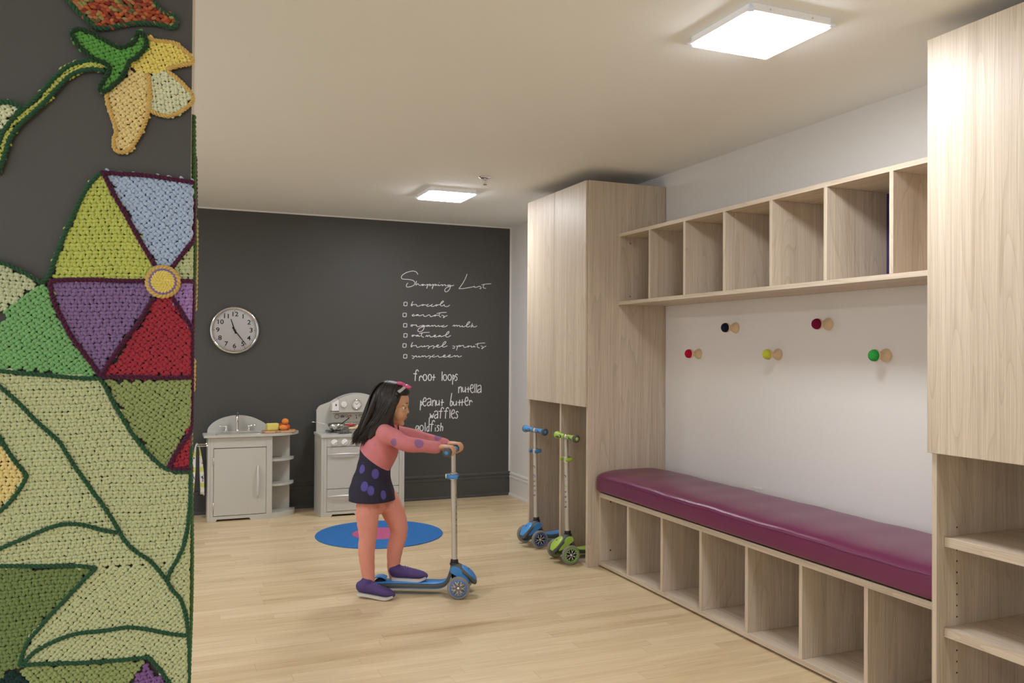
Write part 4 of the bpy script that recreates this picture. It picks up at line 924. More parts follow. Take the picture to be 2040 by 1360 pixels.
# ================================================================== CHILD ON A SCOOTER
BL2 = ((70, 140, 208), (80, 120, 190))
GY = -YAW-R(3.5); G0 = Vector((1.556, 4.448, 0))
gs = scooter('ride', G0, GY, 0, *BL2, 'blue three wheeled scooter being ridden by the child', steer=-7)
MG = Matrix.Translation(G0) @ Matrix.Rotation(GY, 4, 'Z')
D0 = 4.69
def A(u, v, o=0): return Vector(atd(u, v, D0+o))
FW = Vector((math.sin(YAW), math.cos(YAW), 0)); RT = Vector((math.cos(YAW), -math.sin(YAW), 0)); UP = Vector((0, 0, 1))
HC = A(782, 806, -.005)
tl = R(9); hf = (RT*math.cos(tl)-UP*math.sin(tl)).normalized(); hl = FW.copy(); hu = hf.cross(hl)*-1
if hu.z < 0: hu = -hu
HR = Matrix((hf, hl, hu)).transposed()
def Hp(f, l, u): return HC+hf*f+hl*l+hu*u
def hell(bm, c, r, **k): ell(bm, Hp(*c), r, HR, **k)
hand_d = {}
def grip_frame(s):
    st_ = R(-7); hx = -.048; c = Vector((hx-math.sin(st_)*s, math.cos(st_)*s, .80))
    g = MG @ c; b = (MG.to_3x3() @ Vector((-math.sin(st_), math.cos(st_), 0))).normalized(); f = b.cross(UP).normalized()
    if f.dot(RT) < 0: f = -f
    return g, b, f
GN, GB, GF = grip_frame(-.085); GFr, _, _ = grip_frame(.085)
SHN, ELN = A(768, 864, -.105), A(808, 884, -.135)
SHF, ELF = A(776, 862, .105), A(838, 874, .135)
bm = BM()
# head
hell(bm, (-.012, 0, .028), (.098, .078, .086), seg=32, rings=20); hell(bm, (.033, 0, -.030), (.056, .060, .074)); hell(bm, (.034, 0, -.070), (.045, .046, .036)); hell(bm, (.064, 0, -.094), (.018, .020, .016))
for s in (-1, 1):
    hell(bm, (.046, s*.033, -.044), (.034, .030, .036)); hell(bm, (.0845, s*.0085, -.0305), (.0075, .0065, .0058)); hell(bm, (-.008, s*.079, -.018), (.018, .009, .028))
    hell(bm, (.066, s*.026, .015), (.019, .027, .011)); hell(bm, (.071, s*.030, -.0145), (.013, .018, .006))
    hell(bm, (.0735, s*.030, .0055), (.0115, .018, .0045))
loft(bm, [Hp(.078, 0, .004), Hp(.083, 0, -.010), Hp(.0895, 0, -.0255)], [.007, .0078, .0092], 12)
hell(bm, (.078, 0, -.0555), (.0125, .017, .0050)); hell(bm, (.0755, 0, -.066), (.012, .015, .0055)); hell(bm, (.070, 0, -.048), (.012, .018, .014)); hell(bm, (.066, 0, -.078), (.012, .02, .010))
loft(bm, [Hp(-.018, 0, -.05), A(777, 846, .0), A(772, 858, 0)], [.043, .041, .05], 16)
# trunk, legs (inside the clothes)
loft(bm, [A(772, 858), A(765, 880), A(756, 905), A(748, 935), A(746, 955), A(747, 966)], [(.075, .042), (.095, .075), (.09, .08), (.085, .07), (.08, .07), (.075, .06)], 18, ref=FW)
for s, hip, kn, cf, an, ft in ((-1, A(737, 985, -.06), A(733, 1068, -.07), A(731, 1100, -.07), A(735, 1156, -.07), A(742, 1176, -.07)), (1, A(762, 985, .055), A(793, 1058, .055), A(786, 1092, .05), A(781, 1134, .045), A(783, 1146, .045))):
    loft(bm, [hip, (hip+kn)/2, kn, cf, an, ft], [.044, .044, .036, .033, .022, .024], 14)
# arms and hands
def handgeo(g, inner, sh, el):
    wr = g-GF*.066+UP*.022
    loft(bm, [sh, (sh+el)/2, el, el*.45+wr*.55, wr], [.034, .032, .029, .026, (.021, .021)], 14)
    loft(bm, [wr, g-GF*.040+UP*.0265, g-GF*.016+UP*.0275, g+GF*.002+UP*.0265], [(.021, .017), (.029, .0135), (.034, .0115), (.033, .0085)], 16, ref=GB)
    for k, (o, ln) in enumerate(((-.0265, .92), (-.0088, 1.06), (.0088, 1.0), (.0262, .80))):
        o2 = o*inner*-1
        path = [(-.006, .0275), (.013, .0265), (.0255, .012), (.0235, -.008), (.0235-.016*ln, -.021)]
        loft(bm, [g+GB*(o2*(1+.04*i))+GF*f_*(.97 if k in (0, 3) else 1.03)+UP*z_ for i, (f_, z_) in enumerate(path)], [.0068, .0068, .0064, .0060, .0050], 10, sub_n=4)
    loft(bm, [g-GF*.046+UP*.014+GB*inner*.016, g-GF*.033+UP*.002+GB*inner*.034, g-GF*.018-UP*.014+GB*inner*.038, g-GF*.001-UP*.023+GB*inner*.032], [.0105, .0092, .0078, .0062], 10)
    return wr
WRN = handgeo(GN, 1, SHN, ELN); WRF = handgeo(GFr, -1, SHF, ELF)
bm = remesh(bm, .0021, 7, .5)
M_skin = paint('child_skin', srgb(206, 158, 122), .5, var=.05, nscale=18, bump=.06, bscale=600, spec=.4)
MS = M_skin.node_tree.nodes['Principled BSDF']; MS.inputs['Subsurface Weight'].default_value = .08; MS.inputs['Subsurface Radius'].default_value = (.02, .008, .004)
gp = A(752, 1190); gp.z = 0
girl = put('person', bm, M_skin, smooth=True, origin=gp)
tag(girl, 'small child with long dark hair riding the blue scooter in coral leggings', 'person')
def gsub(name, bm, m, par=None, **k): return put(name, bm, m, par or girl, smooth=True, **k)
# face details
M_eye = paint('eye_white', srgb(232, 226, 220), .2, var=.01); M_iris = paint('dark_iris', srgb(40, 26, 18), .1, var=.1); M_hair = paint('dark_brown_hair', srgb(36, 27, 22), .42, var=.25, nscale=40, spec=.5); M_lip = paint('lip', srgb(176, 104, 92), .45, var=.03)
for s in (-1, 1):
    bm = BM(); hell(bm, (.0645, s*.030, -.0045), (.0142, .0142, .0135)); e = gsub('eye', bm, M_eye)
    bm = BM(); hell(bm, (.0738, s*.0335, -.0045), (.0055, .0068, .0072)); gsub('iris', bm, M_iris, e)
    bm = BM(); tube(bm, [Hp(.0835, s*.014, .0225), Hp(.0815, s*.03, .0245), Hp(.070, s*.046, .0175)], [(.0022, .003)]*3, 8); gsub('eyebrow', bm, M_hair)
bm = BM(); tube(bm, [Hp(.0825, -.0145, -.0595), Hp(.0885, -.006, -.0572), Hp(.0895, 0, -.0578), Hp(.0885, .006, -.0572), Hp(.0825, .0145, -.0595)], [.0012, .0026, .0028, .0026, .0012], 8); tube(bm, [Hp(.081, -.013, -.0615), Hp(.0865, 0, -.0652), Hp(.081, .013, -.0615)], [.0012, .0034, .0012], 8); gsub('lips', bm, M_lip)
# hair
bm = BM()
hell(bm, (-.030, 0, .034), (.104, .090, .094), seg=32, rings=20)
hell(bm, (.02, 0, .085), (.066, .07, .040))
loft(bm, [Hp(-.085, 0, .04), Hp(-.108, 0, -.05), Hp(-.128, 0, -.13), Hp(-.150, 0, -.195), Hp(-.165, 0, -.235)], [(.082, .045), (.090, .042), (.086, .034), (.066, .022), (.035, .010)], 18, ref=hl)
for s in (-1, 1):
    loft(bm, [Hp(-.01, s*.072, .05), Hp(-.015, s*.083, -.02), Hp(-.03, s*.085, -.085), Hp(-.055, s*.088, -.14), Hp(-.085, s*.085, -.19)], [(.045, .018), (.048, .018), (.046, .018), (.036, .014), (.014, .008)], 14, ref=hf)
    loft(bm, [Hp(.025, s*.072, .04), Hp(.012, s*.080, -.02), Hp(.012, s*.078, -.08), Hp(.035, s*.075, -.125), Hp(.052, s*.07, -.155)], [(.016, .010), (.018, .011), (.018, .011), (.013, .009), (.005, .004)], 10, ref=hf)
bm = remesh(bm, .004, 4)
rs = random.Random(3); RD = [.0007, .0014]+[.0021]*17+[.0015, .0010, .0005]
for k in range(620):
    s = -1 if k % 2 else 1; q = rs.random(); r2 = rs.random(); j = lambda a: rs.uniform(-a, a)
    if k % 5 < 2:                                    # down the back
        w_ = rs.random()
        P = [(-.045+j(.01), s*.003, .127), (-.085, s*.045*w_, .108), (-.128+.012*w_, s*.075*w_, .045), (-.142+.02*w_, s*.088*w_, -.04), (-.158+.02*w_+j(.006), s*.082*w_, -.12), (-.172+j(.022), s*(.055*w_+.01*r2), -.20-.055*r2)]
    elif q > .84:                                    # front lock over the shoulder
        P = [(.042+j(.006), s*.004, .122), (.050+j(.004), s*.052, .088), (.030, s*(.085+j(.003)), .025), (.012+j(.01), s*(.093+j(.004)), -.05), (.010+j(.014), s*(.091+j(.006)), -.10), (.036+j(.018), s*(.08+j(.008)), -.135-.03*r2)]
    else:                                            # over the side
        f0 = -.055+.10*q; back = max(0, 1-q*1.6)
        P = [(f0*.8+j(.008), s*.002, .1315-.25*f0*f0), (f0-.010, s*(.052+.010*r2), .107), (f0-.02+j(.008), s*(.096-.012*back), .03), (f0*.7-.04+j(.012), s*(.100-.022*back+j(.004)), -.05), (f0*.5-.085+j(.016), s*(.092-.035*back+j(.010)), -.13), (-.125-.04*back+j(.028), s*(.072-.04*back+j(.018)), -.20-.05*r2)]
    Q = spline([Hp(*p) for p in P], 4)
    tube(bm, Q, RD[:2]+[.0021]*(len(Q)-5)+RD[-3:], 5)
gsub('hair', bm, M_hair)
bm = BM()
bc = Hp(.050, -.035, .120)
for s in (-1, 1): ell(bm, bc+hf*.021*s+hl*-.004-UP*.006*s, (.021, .010, .011), HR)
ell(bm, bc+UP*.002, (.009, .011, .010), HR); bow = gsub('hair_bow', bm, paint('pink_ribbon', srgb(206, 84, 128), .6, var=.06))
bm = BM(); tube(bm, spline([Hp(.030, -.075, .080), Hp(.052, -.05, .106), Hp(.058, -.01, .122), Hp(.055, .03, .117), Hp(.035, .07, .085)], 5), [(.011, .003)]*21, 8, ref=hf); gsub('hair_band', bm, paint('silver_grey_hairband', srgb(172, 172, 170), .4, var=.05), bow)

# clothes
def spots(name, base, spot, scale, r, stretch=(1, 1, 1)):
    m, nt, b = newmat(name); p = pos(nt, scale=stretch); v = N(nt, 'ShaderNodeTexVoronoi'); v.inputs['Scale'].default_value = scale; v.inputs['Randomness'].default_value = .75
    nt.links.new(p, v.inputs['Vector']); mr = N(nt, 'ShaderNodeMapRange'); mr.inputs['From Min'].default_value = r; mr.inputs['From Max'].default_value = r*1.18; nt.links.new(v.outputs['Distance'], mr.inputs['Value'])
    mx = N(nt, 'ShaderNodeMix', data_type='RGBA'); mx.inputs['A'].default_value = spot; mx.inputs['B'].default_value = base; nt.links.new(mr.outputs[0], mx.inputs['Factor']); nt.links.new(mx.outputs['Result'], b.inputs['Base Color'])
    b.inputs['Roughness'].default_value = .85; n2 = N(nt, 'ShaderNodeTexNoise'); n2.inputs['Scale'].default_value = 420; bp = N(nt, 'ShaderNodeBump'); bp.inputs['Strength'].default_value = .25; bp.inputs['Distance'].default_value = .001
    nt.links.new(p, n2.inputs['Vector']); nt.links.new(n2.outputs['Fac'], bp.inputs['Height']); nt.links.new(bp.outputs[0], b.inputs['Normal'])
    return m
M_top = spots('pink_jersey_purple_spots', srgb(208, 126, 132), srgb(148, 104, 150), 9.5, .25)
M_navy = spots('navy_jersey_violet_spots', srgb(38, 33, 54), srgb(84, 76, 150), 13, .24, (1, 1, .7))
bm = BM()
loft(bm, [A(776, 850), A(770, 860), A(763, 878), A(754, 902), A(746, 926), A(742, 950), A(740, 972), A(741, 995)], [(.062, .047), (.100, .062), (.122, .094), (.117, .104), (.112, .092), (.124, .104), (.142, .122), (.150, .130)], 24, ref=FW)
loft(bm, [A(771, 858, -.06), SHN, (SHN+ELN)/2+UP*.004, ELN, ELN*.5+WRN*.5, WRN-GF*.006], [.05, .052, .048, .043, .038, .0335], 18)
loft(bm, [A(775, 856, .06), SHF, (SHF+ELF)/2+UP*.004, ELF, ELF*.5+WRF*.5, WRF-GF*.006], [.05, .052, .048, .043, .038, .0335], 18)
bm = remesh(bm, .005, 8)
# soft folds
for v in bm.verts:
    w = .0013*math.sin(v.co.z*70+v.co.x*55+2*math.sin(v.co.y*30)); v.co += v.normal*w
pa, pb = A(716, 891), A(779, 938); pn = (pb-pa).cross(FW).normalized()
if pn.z < 0: pn = -pn
b2 = bm.copy()
bmesh.ops.bisect_plane(bm, geom=bm.verts[:]+bm.edges[:]+bm.faces[:], plane_co=pa, plane_no=pn, clear_inner=True)
bmesh.ops.bisect_plane(b2, geom=b2.verts[:]+b2.edges[:]+b2.faces[:], plane_co=pa, plane_no=pn, clear_outer=True)
# hem: open the lower end so it reads as cloth over leggings
hz_ = A(741, 994).z
bmesh.ops.bisect_plane(b2, geom=b2.verts[:]+b2.edges[:]+b2.faces[:], plane_co=(0, 0, hz_), plane_no=(0, 0, 1), clear_inner=True)
gsub('sweater', bm, M_top); tn = gsub('tunic_skirt', b2, M_navy)
sm = tn.modifiers.new('cloth', 'SOLIDIFY'); sm.thickness = .004; sm.offset = -1
M_coral = paint('coral_leggings', srgb(220, 150, 134), .8, var=.06, nscale=14, bump=.3, bscale=420, spec=.2)
bm = BM()
for hip, mid, kn, cf, an in ((A(735, 978, -.058), A(732, 1022, -.066), A(733, 1066, -.07), A(730, 1100, -.072), A(735, 1158, -.07)), (A(762, 978, .055), A(783, 1018, .06), A(795, 1056, .055), A(787, 1092, .05), A(783, 1134, .045))):
    loft(bm, [hip, mid, kn, cf, an], [.062, .064, .050, .0455, .033], 18)
loft(bm, [A(744, 975), A(748, 988), A(750, 1000)], [(.098, .084), (.105, .088), (.085, .07)], 18, ref=FW)
bm = remesh(bm, .005, 8)
for v in bm.verts:
    v.co += v.normal*(.0008*math.sin(v.co.z*120+3*math.sin(v.co.x*60)))
gsub('leggings', bm, M_coral)
# shoes
M_shoe = paint('purple_canvas_shoe', srgb(76, 58, 116), .75, var=.15, nscale=60, bump=.3, bscale=500); M_sole = paint('pale_shoe_sole', srgb(206, 202, 196), .6, var=.03); M_lace = paint('shoe_lace', srgb(120, 100, 160), .8)
def shoe(heel, toe, ank):
    f = (toe-heel); L = f.length; f.normalize(); side = f.cross(UP).normalized(); up = side.cross(f).normalized()
    p = lambda a, b, c: heel+f*(a*L)+side*b+up*c
    bm = BM(); S = [(.03, .024, .030), (.10, .031, .034), (.30, .031, .033), (.50, .034, .029), (.72, .039, .024), (.88, .034, .020), (.97, .020, .016)]
    loft(bm, [p(a, 0, .012+h) for a, w, h in S], [(w, h) for a, w, h in S], 16, ref=side)
    loft(bm, [p(.20, 0, .045), ank*.35+p(.20, 0, .06)*.65, ank*.6+p(.18, 0, .07)*.4], [(.033, .034), (.034, .034), (.037, .037)], 14, ref=side)
    bm = remesh(bm, .004, 5); sh = gsub('shoe', bm, M_shoe)
    bm = BM(); o = [(-.01, 0), (.0, .022), (.08, .033), (.3, .032), (.52, .036), (.75, .042), (.9, .036), (1.0, .018), (1.02, 0)]
    out = o+[(a, -b) for a, b in o[-2:0:-1]]; Q = spline([(a, b, 0) for a, b in out], 3, True)
    prism(bm, [(q[0], q[1]) for q in Q], 0, .014, lambda a, b, d: tuple(p(a, b, d+.012*max(0, (a-.75)/.25)**2)))
    gsub('sole', bm, M_sole, sh, angle=40)
    bm = BM()
    for a, h, w in ((.36, .078, .016), (.43, .074, .017), (.50, .070, .018), (.57, .065, .018)): tube(bm, spline([p(a, -w, h-.010), p(a+.015, 0, h), p(a, w, h-.010)], 4), .0026, 6)
    gsub('lace', bm, M_lace, sh)
hN, tN = A(714, 1183, -.075), A(783, 1190, -.12); tN.z = .0; hN.z = .018
shoe(hN, tN, A(735, 1156, -.07))
hF = MG @ Vector((-.388, .010, .0690)); tF = MG @ Vector((-.195, .0, .0690))
shoe(hF, tF, A(781, 1136, .045))

# ================================================================== PILLAR WITH CROCHET
TH = R(2.8)
K = Vector((.0545, 1.90, 0)); E1 = Vector((math.cos(TH), -math.sin(TH), 0)); NN = Vector((-math.sin(TH), -math.cos(TH), 0))
KD = -NN                                            # going back along the side face
bm = BM()
f4 = lambda s, z, d: tuple(K+E1*s+KD*d+Vector((0, 0, z)))
prism(bm, [(-1.3, 0), (0, 0), (0, H), (-1.3, H)], 0, .30, f4)
for f in bm.faces:
    if f.normal.dot(E1) > .9: f.material_index = 1
st(put('pillar', bm, [M_char, M_beige], origin=(K.x, K.y, 0)))
def pp(u, v):                                       # photo pixel on the pillar's front plane -> (s, z)
    D = ray(u, v); o = C0-np.array(K); n = np.array(NN); k = -o.dot(n)/D.dot(n); P = C0+D*k
    return (float((P-np.array(K)).dot(np.array(E1))), float(P[2]))
RC = .010
def surf(s, z, h):
    """point h above the pillar's skin; s > 0 turns round the corner on to the side face"""
    s0 = -.004
    if s <= s0: return K+E1*s+NN*h+Vector((0, 0, z))
    a = min((s-s0)/RC, math.pi/2); ex = max(0, (s-s0)-RC*math.pi/2)
    c = K+E1*s0+KD*0+Vector((0, 0, z))
    r = h*(1-.45*math.sin(a))+.001
    return c+NN*(r*math.cos(a))+E1*(r*math.sin(a)+(.004)*math.sin(a))+KD*ex
def inpoly(P, X, Y):
    P = np.array(P); ins = np.zeros(X.shape, bool); n = len(P); j = n-1
    for i in range(n):
        xi, yi = P[i]; xj, yj = P[j]
        c = ((yi > Y) != (yj > Y)) & (X < (xj-xi)*(Y-yi)/(yj-yi+1e-12)+xi); ins ^= c; j = i
    return ins
def surf_np(S, Z, Hh):
    s0 = -.004
    a = np.clip((S-s0)/RC, 0, math.pi/2); ex = np.maximum(0, (S-s0)-RC*math.pi/2); r = np.where(S <= s0, Hh, Hh*(1-.45*np.sin(a))+.001)
    sc_ = np.where(S <= s0, S, s0)
    k = np.array(K); e1 = np.array(E1); nn = np.array(NN); kd = np.array(KD)
    ca = np.where(S <= s0, 1, np.cos(a)); sa = np.where(S <= s0, 0, np.sin(a))
    return k+e1*sc_[:, None]+nn*(r*ca)[:, None]+e1*((r+.004)*sa)[:, None]+kd*np.where(S <= s0, 0, ex)[:, None]+np.stack([0*Z, 0*Z, Z], 1)
_t = BM(); bmesh.ops.create_icosphere(_t, subdivisions=2, radius=1); _t.verts.ensure_lookup_table()
ICV = np.array([v.co for v in _t.verts]); ICF = np.array([[v.index for v in f.verts] for f in _t.faces]); _t.free()
def crochet(name, poly, ang, mat_, parent, z0=.0015, row=.0156, stp=.0112, off=(0, 0), z=1, smooth_poly=False, **kw):
    """single crochet fabric: every stitch is three plump loops of yarn, rows run along ang"""
    P = [pp(off[0]+x/z, off[1]+y/z) for x, y in poly]
    if smooth_poly: P = [tuple(q) for q in spline(P, 6, True)]
    A_ = np.array(P); c = A_.mean(0); rad = np.linalg.norm(A_-c, axis=1).max()+.02
    ca, sa = math.cos(R(ang)), math.sin(R(ang)); nr = int(rad/row)+1; nc = int(rad/stp)+1
    I, J = np.meshgrid(np.arange(-nr, nr+1), np.arange(-nc, nc+1), indexing='ij'); I = I.ravel(); J = J.ravel()
    k = row/.0156
    u = J*stp+.5*stp*(I % 2); v = I*row
    u = u+.0012*np.sin(v*60)+.0010*np.sin(u*31); v = v+.0018*np.sin(u*19+1)+.0010*np.sin(u*47)
    u += rng.normal(0, .00045, u.size); v += rng.normal(0, .00035, u.size)
    X = c[0]+u*ca-v*sa; Y = c[1]+u*sa+v*ca
    B = np.roll(A_, -1, 0)-A_
    ok = inpoly(P, X, Y)
    X, Y, I = X[ok], Y[ok], I[ok]
    fl = np.where(I % 2 == 0, 1, -1)
    V_, F_ = [], []; nb = 0
    for du, dv, hx, hy, hz_, tilt, hh in ((-.0022, -.0030, .0042, .0064, .0046, -27, .0046), (.0032, -.0026, .0034, .0060, .0042, 19, .0042), (.0002, .0044, .0074, .0042, .0044, 13, .0050)):
        n = X.size; t_ = R(tilt)*fl+R(ang)+rng.normal(0, .07, n); ct, st_ = np.cos(t_), np.sin(t_)
        d0, d1 = du*k*fl, dv*k
        cx = X+d0*ca-d1*sa; cy_ = Y+d0*sa+d1*ca
        lx = ICV[None, :, 0]*hx*k; ly = ICV[None, :, 1]*hy*k
        px_ = cx[:, None]+lx*ct[:, None]-ly*st_[:, None]; py_ = cy_[:, None]+lx*st_[:, None]+ly*ct[:, None]
        pz_ = z0+hh+ICV[None, :, 2]*hz_+0*px_+rng.normal(0, .0004, (n, 1))
        V_.append(surf_np(px_.ravel(), py_.ravel(), pz_.ravel()))
        F_.append((ICF[None]+(nb+np.arange(n)[:, None, None]*len(ICV))).reshape(-1, 3)); nb += n*len(ICV)
    V_ = np.concatenate(V_); F_ = np.concatenate(F_)
    ctr = np.array(WLOC[parent.name]) if parent else np.zeros(3)
    me = bpy.data.meshes.new(name); me.vertices.add(len(V_)); me.vertices.foreach_set('co', (V_-ctr).astype(np.float32).ravel())
    me.loops.add(F_.size); me.loops.foreach_set('vertex_index', F_.astype(np.int32).ravel()); me.polygons.add(len(F_)); me.polygons.foreach_set('loop_start', np.arange(0, F_.size, 3, dtype=np.int32))
    me.update(calc_edges=True); me.polygons.foreach_set('use_smooth', [True]*len(F_)); me.materials.append(mat_)
    o = bpy.data.objects.new(name, me); COL.objects.link(o); o.parent = parent; WLOC[o.name] = Vector(ctr); return o
def cord(name, lines, mat_, parent, r=.0030, h=.009, off=(0, 0), z=1, pitch=.017, sm=True):
    bm = BM()
    for ln in lines:
        P = [pp(off[0]+x/z, off[1]+y/z) for x, y in ln]
        Q = spline(P, 8) if (sm and len(P) > 2) else spline(P, 12)
        Q = resample(Q, .0028); n = len(Q)
        if n < 4: continue
        d = np.gradient(Q, axis=0); d /= np.linalg.norm(d, axis=1, keepdims=True)+1e-9
        t = np.arange(n)*.0028
        for ph in (0, math.pi):
            a = 2*math.pi*t/pitch+ph; lat = r*.85*np.cos(a); hz_ = h+r*.8*np.sin(a)
            pts = [surf(Q[i, 0]-d[i, 1]*lat[i], Q[i, 1]+d[i, 0]*lat[i], hz_[i]) for i in range(n)]
            tube(bm, pts, r, 6)
    return put(name, bm, mat_, parent, smooth=True)
Y_ = {k: yarn('yarn_'+k, srgb(*c)) for k, c in dict(plum=(78, 30, 58), forest=(44, 84, 58), dkgreen=(36, 66, 40), lime=(182, 190, 98), blue=(172, 190, 218), pale=(188, 196, 150), lilac=(150, 118, 172), red=(150, 46, 60), purple=(122, 98, 140), gold=(208, 174, 102), cream=(228, 222, 152), butter=(226, 206, 112), violet=(120, 100, 150), sage=(176, 182, 150), mid=(112, 160, 104), light=(184, 190, 148), olive=(136, 148, 96), yellow=(226, 206, 140), deep=(106, 124, 74), navy=(24, 52, 50), grape=(118, 84, 134), yel=(230, 213, 116), amber=(228, 208, 148), leafg=(88, 148, 70), ygreen=(196, 200, 104), cr2=(214, 218, 184)).items()}

Z1, Z2, Z3, Z4 = 3.238, 3.0909, 4.0, 3.7786
O2, O3, O4_ = (0, 320), (0, 720), (0, 1000)
def mid(*px): s, z = pp(*px); return K+E1*s+Vector((0, 0, z))
# seed leaf of chunky orange yarn
t = thing('crochet_leaf', mid(250, 10), 'crocheted leaf of chunky orange red yarn with green border high on the pillar', 'crochet decoration')
lp = [(133, 0), (154, 23), (173, 40), (191, 56), (204, 59), (241, 53), (278, 48), (321, 51), (340, 57), (351, 51), (349, 36), (338, 31), (327, 28), (312, 12), (304, 0), (285, -35), (220, -55), (155, -30)]
mo, nt, b = newmat('chunky_mixed_orange_yarn'); gi = N(nt, 'ShaderNodeNewGeometry'); rp = N(nt, 'ShaderNodeValToRGB'); rp.color_ramp.interpolation = 'CONSTANT'
el = rp.color_ramp.elements; el[0].color = srgb(152, 66, 40); el[1].position = .3; el[1].color = srgb(172, 88, 50)
for p_, c_ in ((.48, (122, 42, 30)), (.62, (170, 112, 70)), (.74, (146, 136, 82)), (.84, (100, 88, 52)), (.92, (180, 98, 48))): e = el.new(p_); e.color = srgb(*c_)
nt.links.new(gi.outputs['Random Per Island'], rp.inputs['Fac']); nt.links.new(rp.outputs[0], b.inputs['Base Color']); b.inputs['Roughness'].default_value = .8
LP = [pp(*p) for p in lp]; A_ = np.array(LP); bm = BM()
tmpl = BM(); bmesh.ops.create_icosphere(tmpl, subdivisions=2, radius=1)
zz = A_[:, 1].min()
row_i = 0
while zz < A_[:, 1].max():
    ss = A_[:, 0].min()+.005*(row_i % 2)
    while ss < A_[:, 0].max():
        if inpoly(LP, np.array([[ss]]), np.array([[zz]]))[0, 0]:
            c = surf(ss+random.uniform(-.002, .002), zz+random.uniform(-.002, .002), .0065); ta = random.uniform(-.9, .9)
            ax = E1*math.cos(ta)+UP*math.sin(ta); bx = UP*math.cos(ta)-E1*math.sin(ta); Mx = Matrix((ax, bx, NN)).transposed() @ Matrix.Diagonal((.0074, .0046, .0052))
            merge(bm, tmpl.copy(), 0, Matrix.Translation(c) @ Mx.to_4x4())
        ss += .0098
    zz += .0066; row_i += 1
put('leaf_body', bm, mo, t, smooth=True)
cord('border', [lp[:15]], Y_['forest'], t, .0034, .007); cord('border', [lp[14:]+lp[:1]], Y_['forest'], t, .0034, .007)

# hanging flower
t = thing('crochet_flower', mid(250, 150), 'crocheted yellow petalled flower with green calyx and long curved stem on the pillar', 'crochet decoration')
cal = [(468, 235), (490, 208), (540, 205), (620, 240), (700, 285), (780, 322), (840, 302), (880, 272), (885, 235), (905, 222), (935, 245), (948, 280), (940, 320), (915, 355), (880, 390), (838, 410), (828, 445), (790, 510), (740, 560), (690, 600), (655, 598), (650, 570), (675, 530), (700, 490), (712, 445), (660, 412), (600, 388), (550, 345), (500, 290)]
py = [(945, 248), (1000, 270), (1120, 285), (1180, 325), (1240, 385), (1228, 420), (1150, 432), (1080, 458), (1000, 478), (920, 470), (870, 455), (830, 430), (838, 408), (900, 370), (940, 320)]
pa_ = [(695, 600), (780, 530), (830, 462), (880, 470), (952, 488), (963, 560), (963, 660), (955, 740), (925, 830), (878, 915), (830, 975), (782, 988), (742, 965), (738, 900), (752, 850), (712, 720), (692, 640)]
pc_ = [(962, 492), (1000, 472), (1080, 467), (1150, 520), (1240, 620), (1228, 678), (1150, 735), (1070, 755), (985, 728), (967, 700), (972, 600)]
for P_, m_, b_, a_, seg in ((py, 'yel', 'gold', -70, py[0:8]), (pa_, 'amber', 'gold', 40, pa_[4:]+pa_[:1]), (pc_, 'cr2', 'gold', -84, pc_[2:]+pc_[:1])):
    o = crochet('petal', P_, a_, Y_[m_], t, off=(0, 0), z=Z1, smooth_poly=True, row=.0150, stp=.0106); cord('petal_border', [seg], Y_[b_], o, .0028, .0090, z=Z1, pitch=.013)
o = crochet('calyx', cal, 20, Y_['leafg'], t, z=Z1, smooth_poly=True, z0=.005, row=.0150, stp=.0106); cord('calyx_border', [cal+cal[:1]], Y_['dkgreen'], o, .0030, .014, z=Z1)
stm_ = [(690, 440), (620, 428), (560, 430), (500, 445), (440, 475), (380, 530), (330, 585), (270, 650), (200, 715), (130, 775), (75, 840), (40, 900), (12, 990), (-30, 1110)]
Q = spline(stm_, 6); d = np.gradient(Q, axis=0); d /= np.linalg.norm(d, axis=1, keepdims=True); nrm = np.stack([-d[:, 1], d[:, 0]], 1)
sp2 = [tuple(q) for q in Q+nrm*30]+[tuple(q) for q in (Q-nrm*30)[::-1]]
o = crochet('stem', sp2, 40, Y_['ygreen'], t, z=Z1, T=.009, row=.0140, stp=.0100)
cord('stem_border', [[tuple(q) for q in (Q+nrm*29)[::3]], [tuple(q) for q in (Q-nrm*29)[::3]]], Y_['forest'], o, .0030, .0095, z=Z1)
lf = [(-80, 640), (0, 672), (60, 670), (118, 688), (135, 712), (100, 755), (50, 820), (5, 880), (-60, 900)]
o = crochet('side_leaf', lf, 30, Y_['cr2'], t, z=Z1, smooth_poly=True); cord('leaf_border', [[(-60, 660), (0, 668), (60, 666), (125, 690), (140, 715), (110, 750)]], Y_['forest'], o, .0036, .010, z=Z1)

# pinwheel
t = thing('crochet_pinwheel', mid(325, 562), 'crocheted six segment pinwheel in blue, lime, purple and red with yellow centre on the pillar', 'crochet decoration')
for P_, m_, a_ in (([(632, 85), (960, 655), (1000, 700), (905, 737), (322, 735), (332, 650), (418, 430), (513, 240), (565, 140)], 'lime', 2),
                   ([(640, 78), (900, 97), (1185, 132), (1200, 150), (1200, 470), (1060, 668), (1000, 720), (960, 650)], 'blue', -46),
                   ([(1205, 478), (1065, 655), (1020, 720), (1100, 742), (1240, 742), (1240, 478)], 'pale', 0),
                   ([(1090, 746), (1240, 746), (1240, 1020), (1168, 1020), (1050, 835)], 'lilac', 0),
                   ([(1005, 800), (1060, 840), (1168, 1020), (1200, 1020), (1200, 1332), (632, 1332), (812, 1090), (950, 850)], 'red', -45),
                   ([(318, 745), (905, 745), (1000, 760), (948, 845), (622, 1318), (450, 1100), (336, 850)], 'purple', 1)):
    crochet('segment', P_, a_, Y_[m_], t, off=O2, z=Z2, row=.0160, stp=.0115)
